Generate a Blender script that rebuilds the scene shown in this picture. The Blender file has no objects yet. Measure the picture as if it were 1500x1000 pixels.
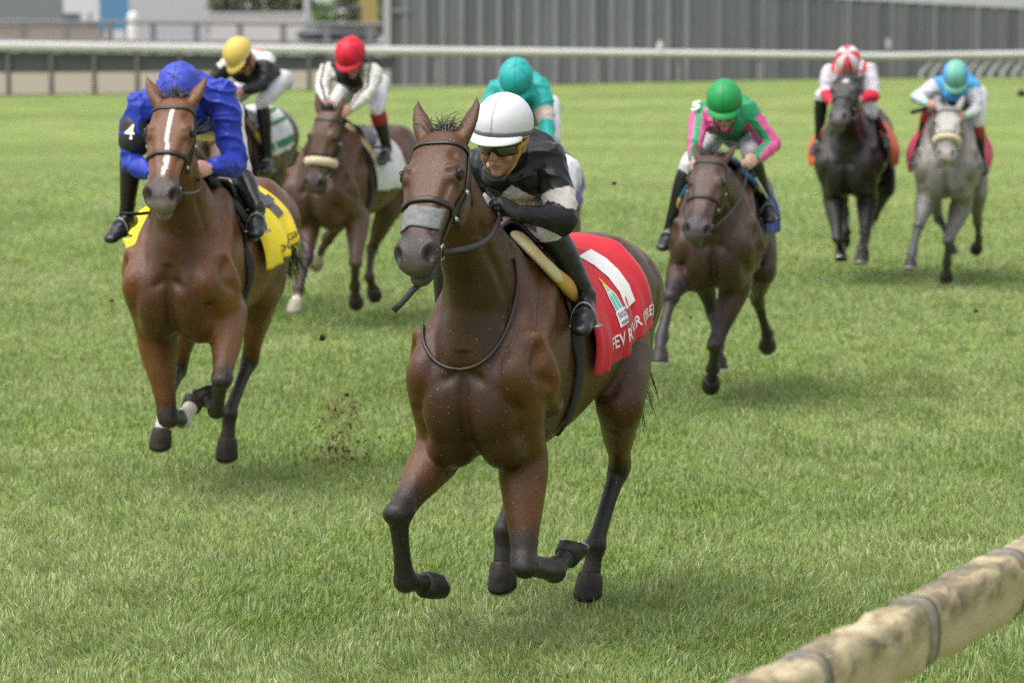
import bpy, bmesh, math, random
import numpy as np
from mathutils import Vector, Matrix
from mathutils.bvhtree import BVHTree

random.seed(7); rng = np.random.default_rng(7)
R = math.radians
sc = bpy.context.scene
COL = sc.collection

# ------------------------------------------------------------------ camera
FPX, CAM_H, HZ = 6250.0, 2.8, -50.0           # focal length in photo pixels, lens height, horizon row
PITCH = math.atan((500 - HZ) / FPX)
cd = bpy.data.cameras.new('camera'); cam = bpy.data.objects.new('camera', cd); COL.objects.link(cam)
cd.sensor_fit = 'HORIZONTAL'; cd.sensor_width = 36.0; cd.lens = 36.0 * FPX / 1500.0
cd.clip_start = 0.1; cd.clip_end = 3000
cam.location = (0, 0, CAM_H); cam.rotation_euler = (math.pi / 2 - PITCH, 0, 0)
cd.dof.use_dof = True; cd.dof.focus_distance = 17.6; cd.dof.aperture_fstop = 4.2
sc.camera = cam

# ------------------------------------------------------------------ light
SUN_EL, SUN_AZ = 66.0, 235.0                   # azimuth clockwise from +Y: the sun stands behind the camera, to its left
w = bpy.data.worlds.new('World'); sc.world = w; w.use_nodes = True
nt = w.node_tree; nt.nodes.clear()
out = nt.nodes.new('ShaderNodeOutputWorld'); bg = nt.nodes.new('ShaderNodeBackground')
sky = nt.nodes.new('ShaderNodeTexSky'); sky.sky_type = 'NISHITA'; sky.sun_disc = False
sky.sun_elevation = R(SUN_EL); sky.sun_rotation = R(SUN_AZ); sky.dust_density = 4.0; sky.air_density = 1.0; sky.ozone_density = 1.0
hs = nt.nodes.new('ShaderNodeHueSaturation'); hs.inputs['Saturation'].default_value = 0.22   # a closed grey cloud cover
nt.links.new(sky.outputs[0], hs.inputs['Color']); nt.links.new(hs.outputs[0], bg.inputs[0])
bg.inputs[1].default_value = 0.138; nt.links.new(bg.outputs[0], out.inputs[0])
sd = bpy.data.lights.new('sun', 'SUN'); so = bpy.data.objects.new('sun', sd); COL.objects.link(so)
sd.energy = 1.1; sd.angle = R(55); sd.color = (1.0, 0.985, 0.96)
so.location = (0, 0, 30)
sdir = Vector((math.sin(R(SUN_AZ)) * math.cos(R(SUN_EL)), math.cos(R(SUN_AZ)) * math.cos(R(SUN_EL)), math.sin(R(SUN_EL))))
so.rotation_euler = sdir.to_track_quat('Z', 'Y').to_euler()
sc.view_settings.view_transform = 'Standard'; sc.view_settings.look = 'None'
sc.view_settings.gamma = 1.0; sc.view_settings.use_curve_mapping = False
sc.view_settings.exposure = 0.92
sc.cycles.use_denoising = False
sc.cycles.max_bounces = 5; sc.cycles.diffuse_bounces = 2; sc.cycles.glossy_bounces = 2; sc.cycles.transmission_bounces = 3; sc.cycles.transparent_max_bounces = 6

# ------------------------------------------------------------------ geometry helpers
V = lambda *a: np.array(a, float)
def unit(v): v = np.asarray(v, float); return v / (np.linalg.norm(v) + 1e-12)
CAMP = V(0, 0, CAM_H)
def pray(px, py):
    c, s = math.cos(PITCH), math.sin(PITCH)
    return unit(V(0, c, -s) * FPX + V(1, 0, 0) * (px - 750) - V(0, s, c) * (py - 500))
def at_depth(px, py, Y):
    d = pray(px, py); return CAMP + d * (Y / d[1])
def on_ground(px, py, z=0.0):
    d = pray(px, py); return CAMP + d * ((z - CAM_H) / d[2])
def sstep(a, b, x): t = np.clip((x - a) / (b - a), 0, 1); return t * t * (3 - 2 * t)

def vnoise(P, seed=0):                          # smooth value noise in -1..1 for an (n,3) array
    P = np.asarray(P, float) + 1000.0
    i = np.floor(P).astype(np.int64); f = P - i; f = f * f * (3 - 2 * f)
    def h(a, b, c):
        n = (a * 73856093) ^ (b * 19349663) ^ (c * 83492791) ^ (seed * 2654435)
        n = (n * 1103515245 + 12345) & 0x7fffffff; n = ((n >> 13) ^ n) * 60493 & 0x7fffffff
        return n / 0x3fffffff - 1.0
    x, y, z = i[:, 0], i[:, 1], i[:, 2]; fx, fy, fz = f[:, 0], f[:, 1], f[:, 2]
    L = lambda a, b, t: a + (b - a) * t
    return L(L(L(h(x, y, z), h(x+1, y, z), fx), L(h(x, y+1, z), h(x+1, y+1, z), fx), fy),
             L(L(h(x, y, z+1), h(x+1, y, z+1), fx), L(h(x, y+1, z+1), h(x+1, y+1, z+1), fx), fy), fz)

def crs(xs, ys, x):                             # smooth (monotone-ish cubic) interpolation
    xs = np.asarray(xs, float); ys = np.asarray(ys, float)
    if xs[0] > xs[-1]: xs, ys = xs[::-1], ys[::-1]
    m = np.gradient(ys, xs); x = np.clip(x, xs[0], xs[-1])
    k = np.clip(np.searchsorted(xs, x) - 1, 0, len(xs) - 2); h = xs[k+1] - xs[k]; t = (x - xs[k]) / h
    return ((2*t**3-3*t**2+1)*ys[k] + (t**3-2*t**2+t)*h*m[k] + (-2*t**3+3*t**2)*ys[k+1] + (t**3-t**2)*h*m[k+1])

class MB:                                       # collects vertices and faces
    def __init__(s): s.v = []; s.f = []
    def add(s, vs, fs):
        o = len(s.v); s.v.extend([tuple(map(float, p)) for p in vs]); s.f.extend([tuple(i + o for i in f) for f in fs])
    def rings(s, rr, cap=True):                 # rr: list of equally long point loops
        n = len(rr[0]); vs = [p for r in rr for p in r]; fs = []
        for i in range(len(rr) - 1):
            for j in range(n):
                k = (j + 1) % n; fs.append((i*n+j, i*n+k, (i+1)*n+k, (i+1)*n+j))
        if cap:
            c0 = len(vs); vs = vs + [np.mean(rr[0], axis=0), np.mean(rr[-1], axis=0)]
            for j in range(n):
                k = (j + 1) % n; fs.append((c0, k, j)); fs.append((c0+1, (len(rr)-1)*n+j, (len(rr)-1)*n+k))
        s.add(vs, fs)
    def tube(s, pts, rad, side=(0, 1, 0), n=16, round_ends=True):   # rad: r or (along side, across) per point
        pts = [np.asarray(p, float) for p in pts]; rad = [(q, q) if np.isscalar(q) else q for q in rad]
        P = list(pts); Q = list(rad)
        if round_ends:
            t0 = unit(pts[0] - pts[1]); t1 = unit(pts[-1] - pts[-2]); a, b = [], []
            for g in (0.35, 0.7, 0.93, 0.995):
                k = math.sqrt(1 - g * g)
                a.insert(0, (pts[0] + t0 * g * max(rad[0]), (rad[0][0]*k, rad[0][1]*k)))
                b.append((pts[-1] + t1 * g * max(rad[-1]), (rad[-1][0]*k, rad[-1][1]*k)))
            P = [x[0] for x in a] + P + [x[0] for x in b]; Q = [x[1] for x in a] + Q + [x[1] for x in b]
        rr = []; side = np.asarray(side, float)
        for i, p in enumerate(P):
            t = unit(P[min(i+1, len(P)-1)] - P[max(i-1, 0)])
            u = side - t * np.dot(side, t)
            if np.linalg.norm(u) < 1e-3: u = np.cross(t, V(0.3, 0.5, 0.8))
            u = unit(u); w_ = np.cross(t, u)
            rr.append([p + u * Q[i][0] * math.cos(a) + w_ * Q[i][1] * math.sin(a) for a in np.linspace(0, 2*math.pi, n, endpoint=False)])
        s.rings(rr)
    def ball(s, c, r, axis=None, n=14):         # ellipsoid, r = scalar or 3 radii in the (x, y, z) frame or `axis` frame
        r = (r, r, r) if np.isscalar(r) else r; A = np.eye(3) if axis is None else np.asarray(axis)
        rr = []
        for ph in np.linspace(0.12, math.pi - 0.12, 10):
            rr.append([np.asarray(c) + A[0]*r[0]*math.sin(ph)*math.cos(a) + A[1]*r[1]*math.sin(ph)*math.sin(a) + A[2]*r[2]*math.cos(ph)
                       for a in np.linspace(0, 2*math.pi, n, endpoint=False)])
        s.rings(rr)
    def box(s, c, h, A=None):                   # centre, half sizes, optional 3 axes
        A = np.eye(3) if A is None else np.asarray(A); c = np.asarray(c, float)
        vs = [c + A[0]*h[0]*x + A[1]*h[1]*y + A[2]*h[2]*z for x in (-1, 1) for y in (-1, 1) for z in (-1, 1)]
        s.add(vs, [(0,1,3,2), (4,6,7,5), (0,4,5,1), (2,3,7,6), (0,2,6,4), (1,5,7,3)])
    def ribbon(s, pts, nrm, wd, th=0.003):      # a strap: centre line, outward normals, width, thickness
        pts = [np.asarray(p, float) for p in pts]; rr = []
        for i, p in enumerate(pts):
            t = unit(pts[min(i+1, len(pts)-1)] - pts[max(i-1, 0)]); n_ = nrm[i] if np.ndim(nrm) > 1 else nrm
            n_ = unit(np.asarray(n_) - t * np.dot(n_, t)); u = np.cross(t, n_)
            rr.append([p + u*wd/2, p + u*wd*0.3 + n_*th, p - u*wd*0.3 + n_*th, p - u*wd/2, p - u*wd*0.3 - n_*th*0.5, p + u*wd*0.3 - n_*th*0.5])
        s.rings(rr)
    def mesh(s, name):
        m = bpy.data.meshes.new(name); m.from_pydata(s.v, [], s.f); m.update(); return m

def setsmooth(m, flag=True):
    m.polygons.foreach_set('use_smooth', np.full(len(m.polygons), flag)); m.update()
def link(name, data, mat=None, parent=None, smooth=True):
    if isinstance(data, MB): data = data.mesh(name)
    o = bpy.data.objects.new(name, data); COL.objects.link(o)
    if data is not None:
        if mat is not None and not data.materials: data.materials.append(mat)
        if smooth: setsmooth(data)
    if parent is not None: o.parent = parent
    return o
def thing(o, label, cat, group=None):
    o['label'] = label; o['category'] = cat
    if group: o['group'] = group
    return o
def struct(o, kind='structure', label=None, cat=None):
    o['kind'] = kind
    if label: o['label'] = label
    if cat: o['category'] = cat
    return o
def empty(name, loc=(0, 0, 0), rz=0.0):
    o = bpy.data.objects.new(name, None); COL.objects.link(o); o.location = loc; o.rotation_euler = (0, 0, rz); o.empty_display_size = 0.1
    return o
def getco(m):
    a = np.empty(len(m.vertices) * 3); m.vertices.foreach_get('co', a); return a.reshape(-1, 3)
def setco(m, a): m.vertices.foreach_set('co', np.ascontiguousarray(a).ravel()); m.update()
def getno(m):
    a = np.empty(len(m.vertices) * 3); m.vertices.foreach_get('normal', a); return a.reshape(-1, 3)
def setcol(m, C, name='Col'):
    at = m.color_attributes.new(name, 'FLOAT_COLOR', 'POINT'); c = np.ones((len(m.vertices), 4)); c[:, :3] = C
    at.data.foreach_set('color', c.ravel())
def remesh(mb, voxel, it=4, fac=0.5):
    m = mb.mesh('tmp'); o = bpy.data.objects.new('tmp', m); COL.objects.link(o)
    r = o.modifiers.new('r', 'REMESH'); r.mode = 'VOXEL'; r.voxel_size = voxel; r.adaptivity = 0.0; r.use_smooth_shade = True
    if it:
        k = o.modifiers.new('s', 'SMOOTH'); k.factor = fac; k.iterations = it
    dg = bpy.context.evaluated_depsgraph_get(); dg.update()
    e = bpy.data.meshes.new_from_object(o.evaluated_get(dg))
    bpy.data.objects.remove(o); bpy.data.meshes.remove(m)
    return e
def relax(m, wt, it):                           # Laplacian smoothing with a weight per vertex
    P = getco(m); e = np.empty(len(m.edges)*2, dtype=np.int64); m.edges.foreach_get('vertices', e); e = e.reshape(-1, 2); n = len(P)
    a = np.concatenate([e[:, 0], e[:, 1]]); c = np.concatenate([e[:, 1], e[:, 0]]); deg = np.bincount(a, minlength=n).astype(float); k = (0.5*wt)[:, None]
    for _ in range(it):
        av = np.stack([np.bincount(a, weights=P[c, i], minlength=n) for i in range(3)], 1)/deg[:, None]; P = P + (av - P)*k
    setco(m, P)
def seg_td(P, a, b):                            # parameter along a-b (unclamped) and distance to the segment
    a = np.asarray(a); d = np.asarray(b) - a; L2 = np.dot(d, d); t = (P - a) @ d / L2
    q = a + np.clip(t, 0, 1)[:, None] * d; return t, np.linalg.norm(P - q, axis=1)

# ------------------------------------------------------------------ material helpers
def mat(name, col=(0.5, 0.5, 0.5), rough=0.6, metal=0.0, attr=None, noise=None, bump=None, sheen=0.0, spec=0.5, coat=0.0):
    """noise=(scale, amount): brightness mottling; bump=[(scale, strength, distance, detail)]; attr: colour attribute name"""
    m = bpy.data.materials.new(name); m.use_nodes = True; N = m.node_tree.nodes; L = m.node_tree.links; b = N['Principled BSDF']
    b.inputs['Roughness'].default_value = rough; b.inputs['Metallic'].default_value = metal
    b.inputs['Specular IOR Level'].default_value = spec; b.inputs['Coat Weight'].default_value = coat; b.inputs['Coat Roughness'].default_value = 0.25
    if sheen: b.inputs['Sheen Weight'].default_value = sheen; b.inputs['Sheen Roughness'].default_value = 0.4
    tc = N.new('ShaderNodeTexCoord'); src = None
    if attr:
        a = N.new('ShaderNodeVertexColor'); a.layer_name = attr; src = a.outputs['Color']
    if noise:
        scales = noise if isinstance(noise, list) else [noise]
        for (scl, amt) in scales:
            n = N.new('ShaderNodeTexNoise'); n.inputs['Scale'].default_value = scl; n.inputs['Detail'].default_value = 5; n.inputs['Roughness'].default_value = 0.65
            L.new(tc.outputs['Object'], n.inputs['Vector'])
            mr = N.new('ShaderNodeMapRange'); mr.inputs['From Min'].default_value = 0.25; mr.inputs['From Max'].default_value = 0.75
            mr.inputs['To Min'].default_value = 1 - amt; mr.inputs['To Max'].default_value = 1 + amt; L.new(n.outputs['Fac'], mr.inputs['Value'])
            mx = N.new('ShaderNodeMix'); mx.data_type = 'RGBA'; mx.blend_type = 'MULTIPLY'; mx.inputs['Factor'].default_value = 1.0; mx.clamp_result = False
            if src is None: mx.inputs['A'].default_value = (*col, 1)
            else: L.new(src, mx.inputs['A'])
            L.new(mr.outputs[0], mx.inputs['B']); src = mx.outputs['Result']
    if src is None: b.inputs['Base Color'].default_value = (*col, 1)
    else: L.new(src, b.inputs['Base Color'])
    prev = None
    for (scl, st, dist, det) in (bump or []):
        n = N.new('ShaderNodeTexNoise'); n.inputs['Scale'].default_value = scl if np.isscalar(scl) else 1.0; n.inputs['Detail'].default_value = det
        if np.isscalar(scl): L.new(tc.outputs['Object'], n.inputs['Vector'])
        else:
            mp = N.new('ShaderNodeMapping'); mp.inputs['Scale'].default_value = scl; L.new(tc.outputs['Object'], mp.inputs['Vector']); L.new(mp.outputs[0], n.inputs['Vector'])
        bp = N.new('ShaderNodeBump'); bp.inputs['Strength'].default_value = st; bp.inputs['Distance'].default_value = dist
        L.new(n.outputs['Fac'], bp.inputs['Height'])
        if prev is not None: L.new(prev, bp.inputs['Normal'])
        prev = bp.outputs[0]
    if prev is not None: L.new(prev, b.inputs['Normal'])
    return m

# ================================================================== THE SETTING
def bank(X, Y):                                 # the far turn is banked: the turf lifts a little towards the right
    return 0.40 * sstep(-13, 11, X) * sstep(66, 90, Y) * (1 - sstep(92.5, 97, Y))
def ground_sheet(name, xs, ys, z, m, hf=None):
    X, Y = np.meshgrid(xs, ys); Z = np.full_like(X, z) + (hf(X, Y) if hf else 0)
    vs = np.stack([X, Y, Z], -1).reshape(-1, 3); nx = len(xs); fs = []
    for j in range(len(ys) - 1):
        for i in range(nx - 1): a = j*nx + i; fs.append((a, a+1, a+nx+1, a+nx))
    b = MB(); b.add(vs, fs); o = link(name, b, m); return o

def turf_material():
    m = bpy.data.materials.new('turf'); m.use_nodes = True; N = m.node_tree.nodes; L = m.node_tree.links; b = N['Principled BSDF']
    b.inputs['Roughness'].default_value = 0.85; b.inputs['Specular IOR Level'].default_value = 0.2
    g = N.new('ShaderNodeNewGeometry')
    def noise(scale, det, rough=0.6):
        mp = N.new('ShaderNodeMapping'); mp.inputs['Scale'].default_value = scale; L.new(g.outputs['Position'], mp.inputs['Vector'])
        n = N.new('ShaderNodeTexNoise'); n.inputs['Scale'].default_value = 1.0; n.inputs['Detail'].default_value = det; n.inputs['Roughness'].default_value = rough
        L.new(mp.outputs[0], n.inputs['Vector']); return n.outputs['Fac']
    def ramp(f, stops):
        r = N.new('ShaderNodeValToRGB'); L.new(f, r.inputs[0]); e = r.color_ramp.elements
        e[0].position, e[0].color = stops[0][0], (*stops[0][1], 1); e[1].position, e[1].color = stops[-1][0], (*stops[-1][1], 1)
        for p, c in stops[1:-1]: k = e.new(p); k.color = (*c, 1)
        return r.outputs[0]
    def mul(a, f, lo, hi):
        mr = N.new('ShaderNodeMapRange'); L.new(f, mr.inputs[0]); mr.inputs[1].default_value = 0.3; mr.inputs[2].default_value = 0.7; mr.inputs[3].default_value = lo; mr.inputs[4].default_value = hi
        mx = N.new('ShaderNodeMix'); mx.data_type = 'RGBA'; mx.blend_type = 'MULTIPLY'; mx.inputs['Factor'].default_value = 1; L.new(a, mx.inputs['A']); L.new(mr.outputs[0], mx.inputs['B']); return mx.outputs['Result']
    c = ramp(noise((0.9, 0.35, 1), 6, 0.7), [(0.3, (0.138, 0.194, 0.045)), (0.5, (0.170, 0.226, 0.056)), (0.7, (0.212, 0.254, 0.076))])
    c = mul(c, noise((0.06, 0.30, 0.5), 1, 0.4), 0.86, 1.12)     # mowing bands across the course
    c = mul(c, noise((7, 1.6, 4), 4), 0.85, 1.15)
    c = mul(c, noise((60, 16, 30), 4, 0.75), 0.72, 1.28)
    L.new(c, b.inputs['Base Color'])
    bp = N.new('ShaderNodeBump'); bp.inputs['Strength'].default_value = 0.5; bp.inputs['Distance'].default_value = 0.03; L.new(noise((45, 30, 30), 4, 0.7), bp.inputs['Height']); L.new(bp.outputs[0], b.inputs['Normal'])
    return m
TURF = turf_material()
xs = np.unique(np.concatenate([np.linspace(-1500, -80, 6), np.linspace(-80, 80, 65), np.linspace(80, 1500, 6)]))
ys = np.unique(np.concatenate([np.linspace(-200, 0, 4), np.linspace(0, 60, 13), np.linspace(60, 100, 41), np.linspace(100, 2500, 12)]))
struct(ground_sheet('turf_course', xs, ys, 0.0, TURF, bank))
M_DIRT = mat('dirt', (0.20, 0.175, 0.12), 0.95, noise=[(0.6, 0.15), (6, 0.15)])
M_APRON = mat('apron_paving', (0.26, 0.255, 0.25), 0.9, noise=[(0.15, 0.15), (2, 0.08)])
# everything beyond the far rail lies behind it on the left
struct(ground_sheet('dirt_track', np.linspace(-60, 60, 31), np.linspace(92.2, 118, 9), 0.008, M_DIRT, lambda X, Y: bank(X, Y) + 0.004))
struct(ground_sheet('apron', np.linspace(-300, 300, 5), np.linspace(118, 420, 5), 0.012, M_APRON))

# ---- grass blades: dense where the lens resolves them, thinning out with distance
def build_grass(name, N_, y0, y1, wscale):
    u = rng.random(N_ * 3)
    Y = 1.0 / (1/y0 + u * (1/y1 - 1/y0))         # density falls with the square of the distance ...
    hw = 0.125 * Y + 1.9
    keep = (rng.random(len(Y)) < hw / hw.max() * 1.0) & (rng.random(len(Y)) > sstep(34, 66, Y))
    Y = Y[keep]; hw = hw[keep]
    Y, hw = Y[:N_], hw[:N_]
    X = (rng.random(len(Y)) * 2 - 1) * hw * (1 - 0.12 * rng.random(len(Y)))
    P = np.stack([X, Y, np.zeros_like(X)], 1)
    n1 = vnoise(P * (1.1, 0.5, 1), 1); n2 = vnoise(P * (5, 2.6, 1), 2); n3 = vnoise(P * (0.35, 0.2, 1), 3); n4 = vnoise(P * (2.2, 1.2, 1), 9)
    h = (0.030 + 0.036 * rng.random(len(Y))) * (1 + 0.22 * n2 + 0.15 * n4); k = np.maximum(1.0, Y / 20.0)
    wd = (0.0019 + 0.0016 * rng.random(len(Y))) * k ** 0.8 * wscale
    az = rng.random(len(Y)) * 2 * np.pi; lean = rng.random(len(Y)) ** 1.3 * 1.15 + 0.05
    # tufts share a lean, as trodden turf does
    az = np.where(rng.random(len(Y)) < 0.55, 1.2 + 2.2 * n2 + 1.6 * n1, az)
    dx, dy = np.cos(az), np.sin(az); sx, sy = -dy, dx
    # blades show their flat to whoever looks along the course as often as not
    tw = rng.random(len(Y)) * np.pi; sx, sy = np.cos(tw), np.sin(tw)
    n = len(Y); co = np.empty((n, 5, 3))
    for i, (t, ww) in enumerate(((0, 1), (0, -1), (0.55, 0.85), (0.55, -0.85), (1, 0))):
        off = h * lean * t ** 1.8; zz = h * (t - 0.28 * lean * t * t)
        co[:, i, 0] = X + dx * off + sx * wd * ww; co[:, i, 1] = Y + dy * off + sy * wd * ww; co[:, i, 2] = zz - 0.003 + bank(X, Y)
    co = co.reshape(-1, 3); base = np.arange(n) * 5
    loops = np.stack([base, base+1, base+3, base+2, base+2, base+3, base+4], 1).ravel()
    m = bpy.data.meshes.new(name); m.vertices.add(n*5); m.vertices.foreach_set('co', co.ravel())
    m.loops.add(n*7); m.loops.foreach_set('vertex_index', loops); m.polygons.add(n*2)
    st = np.stack([np.arange(n)*7, np.arange(n)*7+4], 1).ravel(); m.polygons.foreach_set('loop_start', st)
    m.update(calc_edges=True); m.validate()
    g = np.stack([0.168 + 0*X, 0.270 + 0*X, 0.045 + 0*X], 1)
    pale = np.clip(0.40 + 0.40*n1 + 0.3*n4 + 0.40*(rng.random(n)-0.5), 0, 1)[:, None]
    c = g * (1 - pale) + np.array([0.338, 0.402, 0.148]) * pale
    blue = np.clip(0.25*n3 + 0.3*n2, 0, 0.5)[:, None]; c = c * (1 - blue) + np.array([0.17, 0.25, 0.085]) * blue
    dry = (rng.random(n) < 0.05 + 0.05*np.clip(n1, 0, 1))[:, None]; c = np.where(dry, np.array([0.40, 0.36, 0.20]), c)
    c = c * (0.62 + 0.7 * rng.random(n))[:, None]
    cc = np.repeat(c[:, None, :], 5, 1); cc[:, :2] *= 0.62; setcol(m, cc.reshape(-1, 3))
    gm = bpy.data.materials.new('grass_blade'); gm.use_nodes = True; N = gm.node_tree.nodes; L = gm.node_tree.links
    N.remove(N['Principled BSDF']); o_ = N['Material Output']
    a = N.new('ShaderNodeVertexColor'); a.layer_name = 'Col'; d = N.new('ShaderNodeBsdfDiffuse'); t = N.new('ShaderNodeBsdfTranslucent'); gl = N.new('ShaderNodeBsdfGlossy'); gl.inputs['Roughness'].default_value = 0.45
    L.new(a.outputs[0], d.inputs[0]); L.new(a.outputs[0], t.inputs[0]); mx = N.new('ShaderNodeMixShader'); mx.inputs[0].default_value = 0.3
    L.new(d.outputs[0], mx.inputs[1]); L.new(t.outputs[0], mx.inputs[2]); m2 = N.new('ShaderNodeMixShader'); m2.inputs[0].default_value = 0.05
    L.new(mx.outputs[0], m2.inputs[1]); L.new(gl.outputs[0], m2.inputs[2]); L.new(m2.outputs[0], o_.inputs['Surface'])
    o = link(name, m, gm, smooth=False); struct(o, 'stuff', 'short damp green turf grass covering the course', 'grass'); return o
if not globals().get('NOGRASS'): build_grass('grass', 370000, 15.2, 66.0, 1.0)

# ---- the far rail, its dark panels and posts
RY = 92.0
M_RAILW = mat('rail_white', (0.46, 0.455, 0.43), 0.5, noise=(0.8, 0.10))
M_DARKP = mat('rail_panel', (0.055, 0.062, 0.062), 0.7, noise=(0.7, 0.2))
M_POST = mat('post_grey', (0.12, 0.12, 0.11), 0.7, noise=(4, 0.2))
def rail_top(px):                                # rail centre row in the photograph -> height above ground at the rail line
    py = np.interp(px, [-400, 0, 250, 500, 750, 1000, 1300, 1420, 1500, 1900], [62, 68, 71, 74, 76.5, 79, 83, 81, 80, 78]); return at_depth(px, py, RY)
rl = empty('far_rail', (at_depth(750, 100, RY)[0], RY, 0)); thing(rl, 'long white running rail in front of the grey fence and dark panels', 'rail')
b = MB(); pp = [rail_top(p) - V(rl.location.x, RY, 0) for p in np.linspace(-420, 1900, 60)]
hh = [np.interp(p, [0, 500, 1000, 1500], [0.115, 0.098, 0.082, 0.075]) for p in np.linspace(-420, 1900, 60)]
b.tube(pp, [(h_, 0.09) for h_ in hh], side=(0, 0, 1), n=14); link('top_rail', b, M_RAILW, rl)
for i, px in enumerate(np.arange(-366, 552, 63.0)):
    t = rail_top(px) - V(rl.location.x, RY, 0); g = float(bank(np.array(t[0] + rl.location.x), np.array(RY)))
    b = MB(); b.tube([V(t[0], 0.02, g - 0.05), V(t[0], 0.02, t[2] - 0.05)], [0.058, 0.05], n=10); link('post', b, M_POST, rl)
    b = MB(); x0, x1 = t[0] + 0.07, t[0] + 63 * RY / FPX - 0.05
    za, zb = t[2] - 0.13, 0.50 + g * 0.5; b.box(V((x0+x1)/2, 0.06, (za+zb)/2), (abs(x1-x0)/2 + 0.045, 0.014, (za-zb)/2)); link('panel', b, M_DARKP, rl, smooth=False)
for i, px in enumerate(np.arange(1352, 1680, 17.0)):        # curved white stanchions where the rail bends
    t = rail_top(px) - V(rl.location.x, RY, 0); g = float(bank(np.array(t[0] + rl.location.x), np.array(RY)))
    b = MB(); b.tube([V(t[0]+0.33, 0.05, t[2]-0.02), V(t[0]+0.2, 0.05, t[2]-0.10), V(t[0]+0.05, 0.04, t[2]-0.28), V(t[0]-0.03, 0.03, g+0.12), V(t[0]-0.05, 0.03, g-0.1)], [0.038]*5, n=8)
    link('stanchion', b, M_RAILW, rl)
for i, px in enumerate(np.arange(640, 1340, 118.0)):
    t = rail_top(px) - V(rl.location.x, RY, 0); g = float(bank(np.array(t[0] + rl.location.x), np.array(RY)))
    b = MB(); b.tube([V(t[0], 0.02, g - 0.05), V(t[0], 0.02, t[2] - 0.05)], [0.03, 0.03], n=8); link('post', b, mat('post_grey_light', (0.27, 0.28, 0.27), 0.6), rl)
b = MB(); t = rail_top(967) - V(rl.location.x, RY, 0); b.tube([t + V(0, 0, 0.02), t + V(0, 0, 0.16), t + V(0, 0, 0.22)], [0.07, 0.085, 0.05], n=10); link('rail_cap', b, M_RAILW, rl)

# ---- tall grey board fence behind the rail
FY = 100.0
M_FP = [mat('fence_board_%d' % k, c, 0.75, noise=[(0.5, 0.10), ((9), 0.06)]) for k, c in enumerate([(0.112, 0.124, 0.123), (0.132, 0.144, 0.143), (0.098, 0.109, 0.110)])]
M_FB = mat('fence_batten', (0.185, 0.200, 0.197), 0.7, noise=(1.5, 0.12)); M_CAP = mat('fence_capping', (0.42, 0.43, 0.43), 0.6, noise=(0.5, 0.1))
fn = empty('board_fence', (at_depth(565, 100, FY)[0], FY, 0)); thing(fn, 'tall grey vertical board fence with pale battens behind the white rail', 'fence')
def fence_top(px): return np.interp(px, [500, 1000, 1240, 1500, 1800], [2.45, 2.25, 2.02, 1.80, 1.6])
px = 566.0; k = 0
while px < 1790:
    wpx = 27.5 if px < 1010 else 21.0
    x0 = at_depth(px, 50, FY)[0] - fn.location.x; x1 = at_depth(px + wpx, 50, FY)[0] - fn.location.x; h = float(fence_top(px + wpx/2))
    b = MB(); b.box(V((x0+x1)/2, 0, h/2 - 0.1), ((x1-x0)/2 - 0.008, 0.02, h/2 + 0.1)); link('board', b, M_FP[(k*7 + k//3) % 3], fn, smooth=False)
    bw = 0.065 if px < 1010 else 0.035
    b = MB(); b.box(V(x0, -0.045, h/2 - 0.1), (bw, 0.022, h/2 + 0.095)); link('batten', b, M_FB if px < 1010 or k % 3 == 0 else M_FP[1], fn, smooth=False)
    px += wpx; k += 1
b = MB()
for a_, c_ in zip(np.linspace(1010, 1780, 12)[:-1], np.linspace(1010, 1780, 12)[1:]):
    A0 = V(at_depth(a_, 0, FY)[0] - fn.location.x, 0, fence_top(a_)); A1 = V(at_depth(c_, 0, FY)[0] - fn.location.x, 0, fence_top(c_))
    ax = unit(A1 - A0); b.box((A0+A1)/2 + V(0, 0, 0.13), (np.linalg.norm(A1-A0)/2 - 0.004, 0.06, 0.13), (ax, V(0, 1, 0), np.cross(ax, V(0, 1, 0))))
link('capping', b, M_CAP, fn, smooth=False)
b = MB(); x0 = at_depth(583, 50, FY)[0] - fn.location.x; b.box(V(x0, -0.075, 1.75), (0.27, 0.02, 0.05)); link('crossbar', b, M_FB, fn, smooth=False)
b = MB(); b.box(V(at_depth(1302, 50, FY)[0] - fn.location.x, -0.03, 0.98), (0.075, 0.012, 0.11)); link('notice', b, M_CAP, fn, smooth=False)
b = MB(); x0 = at_depth(567, 50, FY)[0] - fn.location.x; b.box(V(x0, -0.09, 1.2), (0.085, 0.06, 1.35)); link('end_post', b, mat('fence_end', (0.36, 0.37, 0.36), 0.6), fn, smooth=False)

# ---- the stand apron behind the rail on the left: fence, boards, buildings, hedge
def backbox(name, px0, px1, py0, py1, Y, depth, m, label, cat, foot=None):
    a = at_depth(px0, py1, Y); c = at_depth(px1, py0, Y); z0 = 0.0 if foot is None else foot
    e = empty(name, ((a[0]+c[0])/2, Y, 0)); thing(e, label, cat); return e, (c[0]-a[0])/2, c[2], a[2]
A_MET = mat('apron_metal', (0.16, 0.16, 0.16), 0.6)
af = empty('apron_fence', (at_depth(220, 40, 125)[0], 125, 0)); thing(af, 'low dark post and rail fence on the apron beyond the white rail', 'fence')
for py, r_ in ((30, 0.055), (57, 0.05)):
    b = MB(); p0, p1 = at_depth(-300, py, 125), at_depth(560, py + 6, 125); b.tube([p0 - np.array(af.location), p1 - np.array(af.location)], [r_, r_], n=8); link('crossrail', b, A_MET, af)
for px in np.arange(-236, 560, 63.5):
    p1 = at_depth(px + 16, 30 + 6 * (px + 300) / 860, 125) - np.array(af.location)
    b = MB(); b.box(V(p1[0], 0.02, p1[2]/2), (0.09, 0.05, p1[2]/2 + 0.04)); link('post', b, A_MET, af, smooth=False)
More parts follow.
